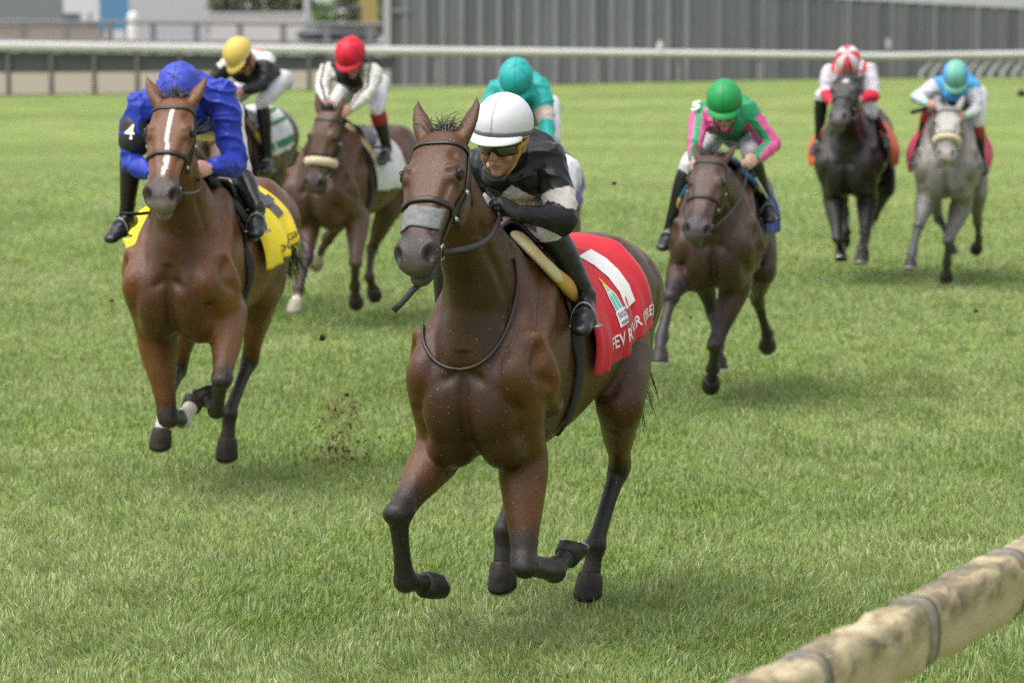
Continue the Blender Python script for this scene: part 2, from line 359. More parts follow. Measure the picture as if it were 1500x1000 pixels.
def kerbwall(px0, px1, py0, py1, Y, m, label):
    e, hw, zt, zb = backbox('low_wall', px0, px1, py0, py1, Y, 1, m, label, 'wall'); b = MB(); b.box(V(0, 0, zt/2), (hw, 0.2, max(zt, 0.05)/2)); link('wall_block', b, m, e, smooth=False)
    b = MB(); b.box(V(0, 0, zt + 0.04), (hw + 0.05, 0.26, 0.04)); link('wall_coping', b, M_CAP, e, smooth=False)
kerbwall(-260, 150, 36, 47, 142, mat('wall_tan', (0.27, 0.23, 0.19), 0.9, noise=(0.3, 0.2)), 'low tan wall behind the apron fence below the white board')
kerbwall(308, 470, 22, 40, 150, mat('wall_pale', (0.50, 0.48, 0.45), 0.9, noise=(0.3, 0.15)), 'low pale concrete wall below the hedge behind the apron fence')
def board(px0, px1, pyb, Y, colr, label, zt=4.2, nm='notice_board'):
    a, c = at_depth(px0, pyb, Y), at_depth(px1, pyb, Y); e = empty(nm, ((a[0]+c[0])/2, Y, 0)); thing(e, label, 'board'); hw = (c[0]-a[0])/2
    m = mat(nm + '_face', colr, 0.55, noise=(0.6, 0.06)); b = MB(); b.box(V(0, 0, (a[2]+zt)/2), (hw, 0.05, (zt-a[2])/2)); link('face', b, m, e, smooth=False)
    b = MB(); b.box(V(0, -0.07, zt), (hw + 0.06, 0.09, 0.05)); link('frame', b, A_MET, e, smooth=False)
    for s_ in (-1, 1): b = MB(); b.box(V(s_*hw*0.8, 0.08, a[2]/2), (0.05, 0.03, max(a[2], 0.2)/2 + 0.1)); link('post', b, A_MET, e, smooth=False)
board(93, 136, 20, 150, (0.55, 0.55, 0.54), 'plain white board on posts behind the apron fence')
board(146, 189, 44, 140, (0.075, 0.20, 0.33), 'tall plain blue board beside the white board behind the apron fence')
def building(px0, px1, Y, z1, cw, label, pitch=3.0, nwin=4, name='stand_building'):
    a, c = at_depth(px0, 40, Y), at_depth(px1, 40, Y); e = empty(name, ((a[0]+c[0])/2, Y, 0)); thing(e, label, 'building'); hw = (c[0]-a[0])/2
    m = mat(name + '_wall', cw, 0.8, noise=(0.2, 0.08)); b = MB(); b.box(V(0, 4, z1/2), (hw, 4, z1/2)); link('wall', b, m, e, smooth=False)
    b = MB(); b.box(V(0, 3.9, z1 + 0.15), (hw + 0.3, 4.3, 0.15)); link('roof', b, M_CAP, e, smooth=False)
    g = mat('pane_dark', (0.10, 0.12, 0.13), 0.15)
    for i in range(nwin):
        x = -hw + (i + 0.5) * 2 * hw / nwin; b = MB(); b.box(V(x, -0.02, z1 * 0.68), (hw / nwin * 0.6, 0.03, z1 * 0.12)); wn = link('window', b, A_MET, e, smooth=False)
        b = MB(); b.box(V(x, -0.06, z1 * 0.68), (hw / nwin * 0.52, 0.012, z1 * 0.10)); link('pane', b, g, wn, smooth=False)
building(190, 308, 165, 7.0, (0.40, 0.40, 0.40), 'plain light grey building beside the hedge behind the apron', nwin=3)
building(-330, 92, 190, 8.0, (0.17, 0.18, 0.18), 'long dark grey building behind the low tan wall', nwin=9, name='grey_shed')
M_HEDGE = mat('hedge_leaf', (0.13, 0.155, 0.080), 0.8, noise=[(2.5, 0.35)])
def bush(name, px0, px1, py0, py1, Y, m, label, n, cat='hedge', zt=None):
    a, c = at_depth(px0, py1, Y), at_depth(px1, py0, Y); zt = c[2] if zt is None else zt
    e = empty(name, ((a[0]+c[0])/2, Y, 0)); thing(e, label, cat); hw = (c[0]-a[0])/2; b = MB()
    for i in range(n):
        p = V(rng.uniform(-hw, hw), rng.uniform(-0.8, 0.8), rng.uniform(0.0, zt) ); d1 = unit(rng.normal(size=3)); d2 = unit(np.cross(d1, rng.normal(size=3))); s_ = rng.uniform(0.10, 0.26)
        b.add([p - d1*s_, p + d2*s_*0.5, p + d1*s_, p - d2*s_*0.5], [(0, 1, 2, 3)])
    link('crown', b, m, e, smooth=False)
    for i in range(max(2, int(hw))):
        t = MB(); x = (i + 0.5) / max(2, int(hw)) * 2 * hw - hw; t.tube([V(x, 0, -0.05), V(x + 0.05, 0, zt * 0.8)], [0.05, 0.02], n=7); link('stem', t, mat('bark', (0.10, 0.08, 0.06), 0.9), e)
bush('hedge', 308, 458, 0, 24, 156, M_HEDGE, 'long olive green hedge above the pale wall behind the apron', 2600, zt=3.6)
bush('hedge', 488, 566, 0, 30, 170, mat('hedge_olive', (0.16, 0.17, 0.10), 0.8, noise=(2, 0.4)), 'dusty olive hedge beside the end of the board fence', 1500, zt=3.6)
bush('shrub', 461, 486, 5, 24, 146, mat('shrub_leaf', (0.10, 0.19, 0.03), 0.7, noise=(4, 0.3)), 'small bright green shrub behind the apron fence beside the hedge', 260, 'shrub')
def pillar(px0, px1, py0, py1, Y, colr, label, cat, name):
    a, c = at_depth(px0, py1, Y), at_depth(px1, py0, Y); e = empty(name, ((a[0]+c[0])/2, Y, 0)); thing(e, label, cat); hw = (c[0]-a[0])/2; m = mat(name + '_paint', colr, 0.6, noise=(2, 0.1))
    b = MB(); b.tube([V(0, 0, 0.05), V(0, 0, c[2]*0.5), V(0, 0, c[2]*0.9)], [hw, hw*0.95, hw*0.9], n=12); link('shaft', b, m, e); b = MB(); b.ball(V(0, 0, c[2]*0.92), (hw*0.95, hw*0.95, hw*0.7)); link('cap', b, m, e)
pillar(186, 203, 19, 50, 133, (0.70, 0.68, 0.62), 'short rounded white post beside the blue board', 'post', 'white_post')
pillar(445, 455, -60, 40, 140, (0.36, 0.36, 0.37), 'slim pale lamp post standing beside the small green shrub', 'post', 'lamp_post')
board(526, 553, 40, 150, (0.30, 0.235, 0.075), 'plain yellow board at the end of the board fence', zt=2.2, nm='yellow_board')
# a dark parked cart behind the rail
e = empty('utility_cart', (at_depth(495, 60, 128)[0], 128, 0)); thing(e, 'dark grey utility cart parked behind the apron fence near the board fence', 'cart')
M_CART = mat('cart_paint', (0.05, 0.055, 0.06), 0.4)
b = MB(); b.tube([V(-0.75, 0, 0.75), V(-0.2, 0, 0.78), V(0.75, 0, 0.7)], [(0.5, 0.22), (0.5, 0.26), (0.5, 0.2)], side=(0, 1, 0)); link('body', b, M_CART, e)
b = MB(); b.box(V(0.1, 0, 1.55), (0.62, 0.5, 0.035)); link('canopy', b, M_CART, e, smooth=False)
for sx_ in (-0.5, 0.7):
    for sy_ in (-0.45, 0.45):
        b = MB(); b.tube([V(sx_, sy_, 0.8), V(sx_*0.95, sy_, 1.54)], [0.02, 0.02], n=6); link('canopy_post', b, M_CART, e)
        b = MB(); b.tube([V(sx_, sy_-0.09, 0.26), V(sx_, sy_+0.09, 0.26)], [0.24, 0.24], n=16, side=(0, 0, 1), round_ends=False); link('wheel', b, mat('tyre', (0.02, 0.02, 0.02), 0.8), e)

# ---- the near running rail, wrapped in weathered tan covers
M_WRAP = bpy.data.materials.new('rail_wrap'); M_WRAP.use_nodes = True
def wrap_mat(m):
    N = m.node_tree.nodes; L = m.node_tree.links; b = N['Principled BSDF']; b.inputs['Roughness'].default_value = 0.55; b.inputs['Specular IOR Level'].default_value = 0.4
    g = N.new('ShaderNodeTexCoord')
    def nz(s, d, k=0.6, dist=0.0):
        mp = N.new('ShaderNodeMapping'); mp.inputs['Scale'].default_value = s; L.new(g.outputs['Object'], mp.inputs['Vector']); n = N.new('ShaderNodeTexNoise'); n.inputs['Scale'].default_value = 1; n.inputs['Detail'].default_value = d; n.inputs['Roughness'].default_value = k; n.inputs['Distortion'].default_value = dist
        L.new(mp.outputs[0], n.inputs['Vector']); return n.outputs['Fac']
    def rmp(f, st):
        r = N.new('ShaderNodeValToRGB'); L.new(f, r.inputs[0]); e = r.color_ramp.elements; e[0].position, e[0].color = st[0][0], (*st[0][1], 1); e[1].position, e[1].color = st[-1][0], (*st[-1][1], 1)
        for p, c in st[1:-1]: e.new(p).color = (*c, 1)
        return r.outputs[0]
    c1 = rmp(nz((5, 9, 9), 5, 0.65, 0.6), [(0.34, (0.085, 0.075, 0.05)), (0.45, (0.24, 0.19, 0.105)), (0.53, (0.40, 0.32, 0.18)), (0.68, (0.52, 0.43, 0.28))])
    f2 = rmp(nz((4, 14, 8), 4, 0.7, 1.0), [(0.56, (0, 0, 0)), (0.66, (1, 1, 1))])
    mx = N.new('ShaderNodeMix'); mx.data_type = 'RGBA'; L.new(f2, mx.inputs['Factor']); L.new(c1, mx.inputs['A']); mx.inputs['B'].default_value = (0.12, 0.115, 0.10, 1)
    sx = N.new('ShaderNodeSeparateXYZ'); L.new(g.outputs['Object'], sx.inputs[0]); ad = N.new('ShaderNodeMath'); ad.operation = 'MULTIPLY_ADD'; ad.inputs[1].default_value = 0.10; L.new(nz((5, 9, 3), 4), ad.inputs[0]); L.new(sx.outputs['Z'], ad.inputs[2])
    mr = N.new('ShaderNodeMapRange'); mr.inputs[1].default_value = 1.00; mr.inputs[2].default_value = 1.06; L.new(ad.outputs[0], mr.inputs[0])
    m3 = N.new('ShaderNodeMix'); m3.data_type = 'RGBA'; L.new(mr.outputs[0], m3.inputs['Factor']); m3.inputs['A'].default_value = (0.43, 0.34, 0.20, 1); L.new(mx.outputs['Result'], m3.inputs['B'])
    L.new(m3.outputs['Result'], b.inputs['Base Color'])
    bp = N.new('ShaderNodeBump'); bp.inputs['Strength'].default_value = 0.6; bp.inputs['Distance'].default_value = 0.012; L.new(nz((6, 26, 26), 4, 0.6), bp.inputs['Height']); L.new(bp.outputs[0], b.inputs['Normal'])
wrap_mat(M_WRAP)
def rail_pt(px, py, z=0.97): return on_ground(px, py, z)
q0, q1 = rail_pt(1200, 1000), rail_pt(1425, 879); rd = unit((q1 - q0) * V(1, 1, 0)); rn = V(-rd[1], rd[0], 0)
RZ = 0.97; seam = rail_pt(1335, 927); step = 1.02
nr = empty('running_rail', (seam[0], seam[1], 0), math.atan2(rd[1], rd[0])); thing(nr, 'tan weathered cloth wrapped running rail at the edge of the turf', 'rail')
M_STRAP = mat('rail_strap', (0.20, 0.18, 0.14), 0.7, noise=(20, 0.4)); M_RPOST = mat('rail_post', (0.70, 0.69, 0.66), 0.5)
for k in range(-4, 9):
    x0 = k * step; rr = []; n_ = 28; npts = 40
    for i in range(npts):
        x = x0 + 0.012 + (step - 0.024) * i / (npts - 1); e_ = min(i, npts-1-i) / 6.0; puff = 0.92 + 0.08 * min(1, e_)
        ring = []
        for a in np.linspace(0, 2*np.pi, n_, endpoint=False):
            cy, cz = math.cos(a), math.sin(a)
            yy = 0.068 * abs(cy) ** 0.45 * np.sign(cy); zz = 0.095 * abs(cz) ** (0.5 if cz < 0 else 0.8) * np.sign(cz)
            ring.append((x, yy * puff, zz * puff))
        rr.append(np.array(ring))
    A = np.array(rr); flat = A.reshape(-1, 3)
    dsp = 0.010 * vnoise(flat * (7, 16, 16), 20+k) + 0.006 * vnoise(flat * (22, 30, 30), 40+k) + 0.004*np.abs(vnoise(flat * (50, 12, 12), 60+k))
    nrm = flat * (0, 1, 1); nrm /= np.linalg.norm(nrm, axis=1)[:, None]; flat = flat + nrm * dsp[:, None] + (0, 0, RZ)
    b = MB(); b.rings(list(flat.reshape(A.shape))); link('rail_cover', b, M_WRAP, nr)
    for xx, w_ in ((x0, 0.014), (x0 + 0.03, 0.008)):
        b = MB(); rr = []
        for dx, g in ((-w_, 0.985), (-w_*0.8, 1.03), (w_*0.8, 1.03), (w_, 0.985)):
            rr.append([(xx + dx, g*(0.072*abs(math.cos(a))**0.62*np.sign(math.cos(a))), RZ + g*(0.099*abs(math.sin(a))**0.8*np.sign(math.sin(a)))) for a in np.linspace(0, 2*np.pi, n_, endpoint=False)])
        b.rings(rr); link('strap', b, M_STRAP if w_ > 0.010 else mat('rail_cord', (0.07, 0.065, 0.055), 0.7), nr)
for x in (-3.9, -1.95, 3.0, 5.4, 7.8):
    b = MB(); b.tube([V(x, 0, -0.1), V(x, 0, 0.55), V(x, 0.0, 0.88)], [0.038, 0.038, 0.045], n=12); link('rail_post', b, M_RPOST, nr)

# ================================================================== HORSES
TX = [0.51, 0.47, 0.40, 0.28, 0.12, -0.06, -0.24, -0.42, -0.60, -0.78, -0.94, -1.08, -1.19, -1.27, -1.32]
TT = [1.18, 1.28, 1.40, 1.50, 1.58, 1.615, 1.57, 1.53, 1.535, 1.57, 1.595, 1.575, 1.51, 1.42, 1.34]
TB = [1.06, 0.96, 0.905, 0.865, 0.840, 0.835, 0.850, 0.89, 0.93, 0.985, 1.03, 1.06, 1.10, 1.15, 1.22]
TW = [0.09, 0.175, 0.220, 0.240, 0.250, 0.262, 0.285, 0.300, 0.302, 0.298, 0.292, 0.280, 0.240, 0.165, 0.07]
M_LEATHER = mat('bridle_leather', (0.022, 0.014, 0.011), 0.42, noise=(30, 0.3), bump=[(60, 0.3, 0.002, 3)])
M_METAL = mat('bright_steel', (0.62, 0.61, 0.58), 0.22, metal=1.0)
M_EYE = mat('horse_eye', (0.008, 0.005, 0.003), 0.12, spec=0.25)
M_HORN = mat('hoof_horn', (0.030, 0.025, 0.021), 0.5, spec=0.3, noise=[(25, 0.5), (8, 0.4)], bump=[((4, 4, 60), 0.3, 0.003, 2)])
M_HORNW = mat('hoof_horn_pale', (0.30, 0.26, 0.20), 0.55, noise=[(25, 0.25)])
M_BLACKL = mat('black_leather', (0.010, 0.010, 0.011), 0.35, noise=(30, 0.2), bump=[(40, 0.25, 0.003, 3)])
M_WHITEW = mat('white_web', (0.72, 0.71, 0.68), 0.7)

def coat_mat(name, rough=0.42, sheen=0.0):
    return mat(name, attr='Col', rough=rough, noise=[(3.0, 0.18), (16, 0.14), (90, 0.20), (300, 0.25)], sheen=sheen, spec=0.38,
               bump=[(7.0, 0.30, 0.014, 3), ((30, 30, 10), 0.30, 0.008, 4), ((300, 300, 90), 0.55, 0.004, 3)])

def add_flecks(m, amount=0.5):                   # rain drops and flung specks of sand caught on the coat
    N = m.node_tree.nodes; L = m.node_tree.links; b = N['Principled BSDF']; src = b.inputs['Base Color'].links[0].from_socket
    tc = N.new('ShaderNodeTexCoord'); v = N.new('ShaderNodeTexVoronoi'); v.inputs['Scale'].default_value = 62; v.inputs['Randomness'].default_value = 1.0; L.new(tc.outputs['Object'], v.inputs['Vector'])
    lt = N.new('ShaderNodeMath'); lt.operation = 'LESS_THAN'; lt.inputs[1].default_value = 0.16; L.new(v.outputs['Distance'], lt.inputs[0])
    sp = N.new('ShaderNodeSeparateColor'); L.new(v.outputs['Color'], sp.inputs[0]); gt = N.new('ShaderNodeMath'); gt.operation = 'GREATER_THAN'; gt.inputs[1].default_value = 1 - 0.35*amount; L.new(sp.outputs[0], gt.inputs[0])
    mu = N.new('ShaderNodeMath'); mu.operation = 'MULTIPLY'; L.new(lt.outputs[0], mu.inputs[0]); L.new(gt.outputs[0], mu.inputs[1]); m2 = N.new('ShaderNodeMath'); m2.operation = 'MULTIPLY'; m2.inputs[1].default_value = 0.45; L.new(mu.outputs[0], m2.inputs[0])
    mx = N.new('ShaderNodeMix'); mx.data_type = 'RGBA'; L.new(m2.outputs[0], mx.inputs['Factor']); L.new(src, mx.inputs['A']); mx.inputs['B'].default_value = (0.42, 0.36, 0.28, 1); L.new(mx.outputs['Result'], b.inputs['Base Color'])
class H: pass
def hair_strand(b, p, d0, ln, wd, droop=0.4, seed=0, n=5, wind=V(-0.6, 0, 0.1)):
    pts = []; q = np.array(p, float); d = unit(d0)
    for i in range(n + 1):
        pts.append(q.copy()); d = unit(d + wind * 0.25 + V(0, 0, -droop) / n + rng.normal(size=3) * 0.07); q = q + d * ln / n
    s_ = unit(np.cross(d, rng.normal(size=3)))
    vs = []
    for i, q in enumerate(pts):
        w_ = wd * (1 - (i / n) ** 1.5) + 0.0004; vs += [q + s_ * w_, q - s_ * w_]
    b.add(vs, [(2*i, 2*i+1, 2*i+3, 2*i+2) for i in range(n)])

def make_horse(sp):
    h = H(); h.sp = sp; a = sp['yaw']; th = -(math.pi/2 + R(a)); s0 = sp.get('size', 1.0)
    h.loc = V(*sp['loc'], 0); h.rot = np.array([[math.cos(th), -math.sin(th), 0], [math.sin(th), math.cos(th), 0], [0, 0, 1]])
    h.size = s0; h.emp = empty('racehorse', h.loc, th); h.emp.scale = (s0,)*3; thing(h.emp, sp['label'], 'horse', 'racehorses galloping towards the finish')
    toL = lambda P: h.rot.T @ (np.asarray(P) - h.loc) / s0
    O = toL(CAMP); D = lambda px, py: h.rot.T @ pray(px, py)
    def plx(px, py, lx): d = D(px, py); return O + d * ((lx - O[0]) / d[0])
    def ply(px, py, ly): d = D(px, py); return O + d * ((ly - O[1]) / d[1])
    def psp(px, py, c, L, sg):
        d = D(px, py); k = np.dot(c - O, d); q = O + d * k; m2 = L*L - np.dot(q - c, q - c)
        if m2 < 0:                                # out of reach: point towards the ray, stretched at most 12 %
            v = q - c; return c + v * min(1.0, 1.12 * L / np.linalg.norm(v))
        return q + d * (sg * math.sqrt(m2))
    h.plx, h.ply, h.psp, h.O, h.D = plx, ply, psp, O, D
    dz = sp.get('lift', 0.05); pit = sp.get('pitch', 0.0)
    def Z(x, y, z):                               # trunk point with lift and pitch
        cx = -0.4; dx = x - cx; dzz = z - 1.25
        return V(cx + dx*math.cos(pit) - dzz*math.sin(pit), y, 1.25 + dx*math.sin(pit) + dzz*math.cos(pit) + dz)
    h.Z = Z; B = MB(); deep = sp.get('deep', 0.0)
    # --- trunk
    rr = []
    for x in np.concatenate([np.linspace(0.51, -1.27, 40), [-1.30, -1.32]]):
        t, bt, hw = crs(TX, TT, x), crs(TX, TB, x) - deep*float(sstep(-0.6, 0.0, x)), max(0.03, crs(TX, TW, x)); zc = bt + (t - bt) * (0.45 + 0.10 * sstep(-0.5, -1.0, x)); nar = float(sstep(-0.6, 0.0, x)); ring = []
        for ph in np.linspace(0, 2*np.pi, 36, endpoint=False):
            s_, c_ = math.sin(ph), math.cos(ph); e_ = (1.0 + 0.55 * nar) if c_ > 0 else 0.9
            y = hw * np.sign(s_) * abs(s_) ** e_; z = zc + (t - zc) * c_ if c_ > 0 else zc + (zc - bt) * c_; ring.append(Z(x, y, z))
        rr.append(ring)
    B.rings(rr)
    # --- head and neck placement
    nb = Z(0.16, 0, 1.36)
    if 'poll_lx' in sp: poll = plx(*sp['poll'], sp['poll_lx'])
    else: poll = psp(*sp['poll'], Z(0.26, 0, 1.38), sp.get('neck', 0.80), -1)
    HL = 0.60; muz = psp(*sp['muzzle'], poll, HL, sp.get('muz_s', -1)); d = unit(muz - poll)
    hy = R(sp.get('head_yaw', 0)); look = V(math.cos(hy), math.sin(hy), 0.55 if abs(d[2]) < 0.93 else 0.25); f = unit(look - d * np.dot(look, d)); hs_ = np.cross(f, d)  # hs_ = horse's left
    if hs_[1] < 0: hs_ = -hs_
    rl_ = R(sp.get('head_roll', 0)); f, hs_ = f*math.cos(rl_) + hs_*math.sin(rl_), hs_*math.cos(rl_) - f*math.sin(rl_)
    h.poll, h.hd, h.hf, h.hs = poll, d, f, hs_
    hp = lambda t, s_, fr: poll + d*t + hs_*s_ + f*fr
    h.hp = hp
    throat = hp(0.10, 0, -0.085); mid = nb + unit(V(0.75, 0, 0.62)) * 0.36
    mid = 0.55 * mid + 0.45 * (nb + throat) / 2; rr = []; pts = []
    for t in np.linspace(0, 1, 22): pts.append((1-t)**2*nb + 2*t*(1-t)*mid + t*t*throat)
    for i, t in enumerate(np.linspace(0, 1, 22)):
        tg = unit(pts[min(i+1, 21)] - pts[max(i-1, 0)]); upv = unit(V(-0.55, 0, 0.85) * (1-t) + (-d * 0.55 + f * 0.05 + V(-0.3, 0, 0.6)) * t); upv = unit(upv - tg*np.dot(upv, tg)); sd_ = np.cross(upv, tg)
        hw = np.interp(t, [0, .15, .35, .6, .85, 1], [0.208, 0.180, 0.136, 0.108, 0.096, 0.088]); up = np.interp(t, [0, .2, .5, .8, 1], [0.25, 0.235, 0.185, 0.145, 0.115]); dn = np.interp(t, [0, .2, .5, .8, 1], [0.33, 0.27, 0.185, 0.135, 0.10])
        ring = []
        for ph in np.linspace(0, 2*np.pi, 28, endpoint=False):
            s_, c_ = math.sin(ph), math.cos(ph); e_ = 1.25 if c_ > 0 else 0.9
            ring.append(pts[i] + sd_ * hw * np.sign(s_) * abs(s_)**e_ + upv * (up if c_ > 0 else dn) * c_)
        rr.append(ring)
    B.rings(rr); h.neck = pts
    B.tube([pts[13], pts[8]*0.7 + Z(0.36, 0, 1.22)*0.3, Z(0.36, 0, 1.20), Z(0.33, 0, 1.04)], [(0.085, 0.12), (0.112, 0.155), (0.178, 0.165), (0.19, 0.16)], side=(0, 1, 0))
    # --- head
    ht = [-0.045, -0.02, 0.03, 0.10, 0.17, 0.23, 0.29, 0.35, 0.42, 0.48, 0.53, 0.57, 0.605, 0.622]
    hw = [0.035, 0.070, 0.094, 0.108, 0.116, 0.113, 0.100, 0.087, 0.078, 0.074, 0.078, 0.076, 0.060, 0.030]
    hf = [0.015, 0.040, 0.058, 0.072, 0.076, 0.072, 0.066, 0.060, 0.054, 0.052, 0.052, 0.046, 0.030, 0.01]
    hb = [0.045, 0.090, 0.130, 0.160, 0.178, 0.182, 0.160, 0.122, 0.092, 0.076, 0.070, 0.064, 0.050, 0.03]
    rr = []
    for t in np.linspace(-0.045, 0.622, 34):
        w_, fr, bk = crs(ht, hw, t), crs(ht, hf, t), crs(ht, hb, t); ring = []
        for ph in np.linspace(0, 2*np.pi, 28, endpoint=False):
            s_, c_ = math.sin(ph), math.cos(ph); jaw = 1.0 if c_ > 0 else 1.0 - 0.30 * abs(c_) ** 2
            ring.append(hp(t, w_ * jaw * np.sign(s_) * abs(s_) ** 0.72, (fr if c_ > 0 else bk) * np.sign(c_) * abs(c_) ** (0.85 if c_ > 0 else 1)))
        rr.append(ring)
    B.rings(rr)
    op = sp.get('mouth', 0.012)
    B.tube([hp(0.44, 0, -0.078), hp(0.52, 0, -0.078-op), hp(0.575, 0, -0.070-op)], [(0.052, 0.028), (0.050, 0.030), (0.044, 0.026)], side=hs_)      # lower lip and chin
    for s_ in (-1, 1):
        B.ball(hp(0.200, s_*0.090, 0.028), (0.050, 0.036, 0.038), (d, hs_, f)); B.tube([hp(0.170, s_*0.112, 0.022), hp(0.163, s_*0.098, 0.052), hp(0.185, s_*0.078, 0.070)], [0.014, 0.017, 0.012])       # orbit and brow
        B.tube([hp(0.205, s_*0.096, -0.008), hp(0.30, s_*0.088, 0.004), hp(0.38, s_*0.074, 0.008)], [0.024, 0.015, 0.009])   # facial crest
        B.ball(hp(0.23, s_*0.070, -0.10), (0.105, 0.035, 0.075), (d, hs_, f))       # jowl
        B.ball(hp(0.545, s_*0.061, 0.018), (0.054, 0.039, 0.042), (d, hs_, f)); B.tube([hp(0.44, s_*0.050, 0.030), hp(0.51, s_*0.056, 0.034)], [0.014, 0.018])      # nostril rim
        er = sp.get('ears', 0.25); base = hp(0.0, s_*0.068, -0.005); ed = unit(-d*0.95 + hs_*s_*sp.get('splay', 0.36) + f*er)
        sdv = unit(hs_*s_*0.8 + f*0.25)
        B.tube([base - ed*0.03, base + ed*0.016, base + ed*0.066, base + ed*0.112, base + ed*0.152, base + ed*0.186 + hs_*(-s_)*0.012],
               [(0.034, 0.030), (0.038, 0.026), (0.042, 0.020), (0.034, 0.015), (0.020, 0.011), (0.005, 0.005)], side=sdv, n=14)
    # --- legs
    hind0 = {}; h.legs = {}
    FE = {'E': None}
    for side, s_ in (('R', -1), ('L', 1)):
        lg = sp['legs'].get('F' + side, {}); Sh = Z(0.41, s_*0.185, 1.12); Sc = Z(0.0, s_*0.14, 1.45)
        E = plx(*lg['E']) if 'E' in lg else Z(lg.get('ex', 0.14), s_*0.175, 0.95)
        E[1] = np.clip(E[1]*s_, 0.12, 0.24) * s_
        def nxt(key, c, L, dflt):
            return psp(lg[key][0], lg[key][1], c, L, lg[key][2]) if key in lg else c + L * unit(dflt)
        K = nxt('K', E, 0.44, (0.3, 0, -1)); F = nxt('F', K, 0.285, (0, 0, -1)); G = nxt('H', F, 0.195, (0.5, 0, -0.8))
        h.legs['F' + side] = (E, K, F, G)
        B.tube([Sc, (Sc*0.45+Sh*0.55), Sh], [(0.065, 0.14), (0.090, 0.15), (0.086, 0.115)], side=(0, 1, 0))
        B.tube([Sh, E], [(0.090, 0.11), (0.095, 0.115)]); B.ball(Z(0.43, s_*0.090, 1.06 - deep*0.6), (0.105, 0.105, 0.19)); B.ball(Z(0.33, s_*0.105, 0.915 - deep), (0.15, 0.10, 0.105)); B.tube([Z(0.36, s_*0.235, 1.26), Z(0.30, s_*0.255, 1.08), Z(0.14, s_*0.235, 0.98)], [0.05, 0.065, 0.05])
        L_ = lambda p, q, t: p + (q - p) * t
        B.tube([E, L_(E,K,.2), L_(E,K,.45), L_(E,K,.7), L_(E,K,.9), K], [(0.100, 0.112), (0.098, 0.110), (0.080, 0.088), (0.061, 0.063), (0.052, 0.052), (0.052, 0.050)])
        B.tube([L_(E,K,.08)+V(0,s_*0.035,0), L_(E,K,.35)+V(0,s_*0.030,0)+unit(np.cross(unit(K-E), V(0,1,0)))*0.03, L_(E,K,.62)+V(0,s_*0.012,0)], [0.052, 0.052, 0.030])
        dk = unit(np.cross(unit(K-E), V(0, 1, 0))); ka = unit(K-E); B.ball(L_(E,K,.97), (0.060, 0.060, 0.058), (ka, V(0,1,0), dk)); B.ball(K + dk*0.012 + ka*0.02, (0.044, 0.056, 0.048), (ka, V(0,1,0), dk)); B.ball(L_(E,K,.88) + V(0, 0.030, 0), 0.026); B.ball(L_(E,K,.88) - V(0, 0.030, 0), 0.026); B.ball(K - dk*0.034 + ka*0.0, (0.034, 0.026, 0.026), (ka, V(0,1,0), dk))
        cp = unit(np.cross(unit(F-K), V(0, 1, 0))); B.tube([K, L_(K,F,.18)+cp*0.008, L_(K,F,.5)+cp*0.011, L_(K,F,.8)+cp*0.010, F], [(0.052, 0.046), (0.040, 0.036), (0.035, 0.032), (0.038, 0.034), (0.050, 0.048)]); B.tube([L_(K,F,.05)-cp*0.026, L_(K,F,.4)-cp*0.030, L_(K,F,.75)-cp*0.030, F-cp*0.024], [(0.024, 0.020), (0.020, 0.018), (0.022, 0.019), (0.034, 0.026)])
        pd = unit(np.cross(unit(F-K), V(0, 1, 0))); B.ball(F, (0.050, 0.052, 0.052)); B.ball(F - pd*0.030, 0.036)
        B.tube([F, L_(F,G,.30), L_(F,G,.56)], [(0.045, 0.046), (0.0365, 0.037), (0.043, 0.043)])
        # hind
        lg = sp['legs'].get('H' + side, {}); Hip = Z(-0.93, s_*0.135, 1.30)
        St = plx(*lg['S']) if 'S' in lg else Z(lg.get('sx', -0.66), s_*0.185, lg.get('sz', 0.98))
        St[1] = np.clip(St[1]*s_, 0.13, 0.24) * s_
        Hk = nxt('K', St, 0.455, (-0.6, 0, -0.8)); F = nxt('F', Hk, 0.36, (0.35, 0, -1)); G = nxt('H', F, 0.200, (0.5, 0, -0.8))
        h.legs['H' + side] = (St, Hk, F, G)
        B.tube([Hip + V(0, 0, 0.07), L_(Hip,St,.4), L_(Hip,St,.8), St], [(0.125, 0.22), (0.135, 0.21), (0.120, 0.165), (0.098, 0.125)])
        But = Z(-1.17, s_*0.12, 1.33); mg = L_(St,Hk,.40)
        B.tube([But, L_(But,mg,.5), mg], [(0.105, 0.13), (0.102, 0.125), (0.070, 0.080)])
        B.tube([St, L_(St,Hk,.2), L_(St,Hk,.5), L_(St,Hk,.78), Hk], [(0.096, 0.12), (0.090, 0.110), (0.070, 0.084), (0.048, 0.060), (0.048, 0.060)])
        hd_ = unit(np.cross(unit(Hk-St), V(0, 1, 0)))
        back = unit(-(unit(St-Hk) + unit(F-Hk)) + 1e-6); back = back if np.dot(back, -hd_) > 0 else -hd_
        B.tube([L_(Hk,St,.34) + back*0.022, Hk + back*0.048], [0.016, 0.028]); B.ball(Hk, (0.058, 0.050, 0.062)); B.ball(L_(Hk,F,.10), 0.048)
        cp = unit(np.cross(unit(F-Hk), V(0, 1, 0))); B.tube([Hk, L_(Hk,F,.2)+cp*0.006, L_(Hk,F,.55)+cp*0.010, L_(Hk,F,.85)+cp*0.010, F], [(0.050, 0.050), (0.038, 0.038), (0.033, 0.031), (0.035, 0.033), (0.046, 0.047)]); B.tube([Hk-cp*0.036, L_(Hk,F,.4)-cp*0.031, L_(Hk,F,.8)-cp*0.031, F-cp*0.024], [(0.024, 0.022), (0.020, 0.018), (0.023, 0.020), (0.034, 0.026)])
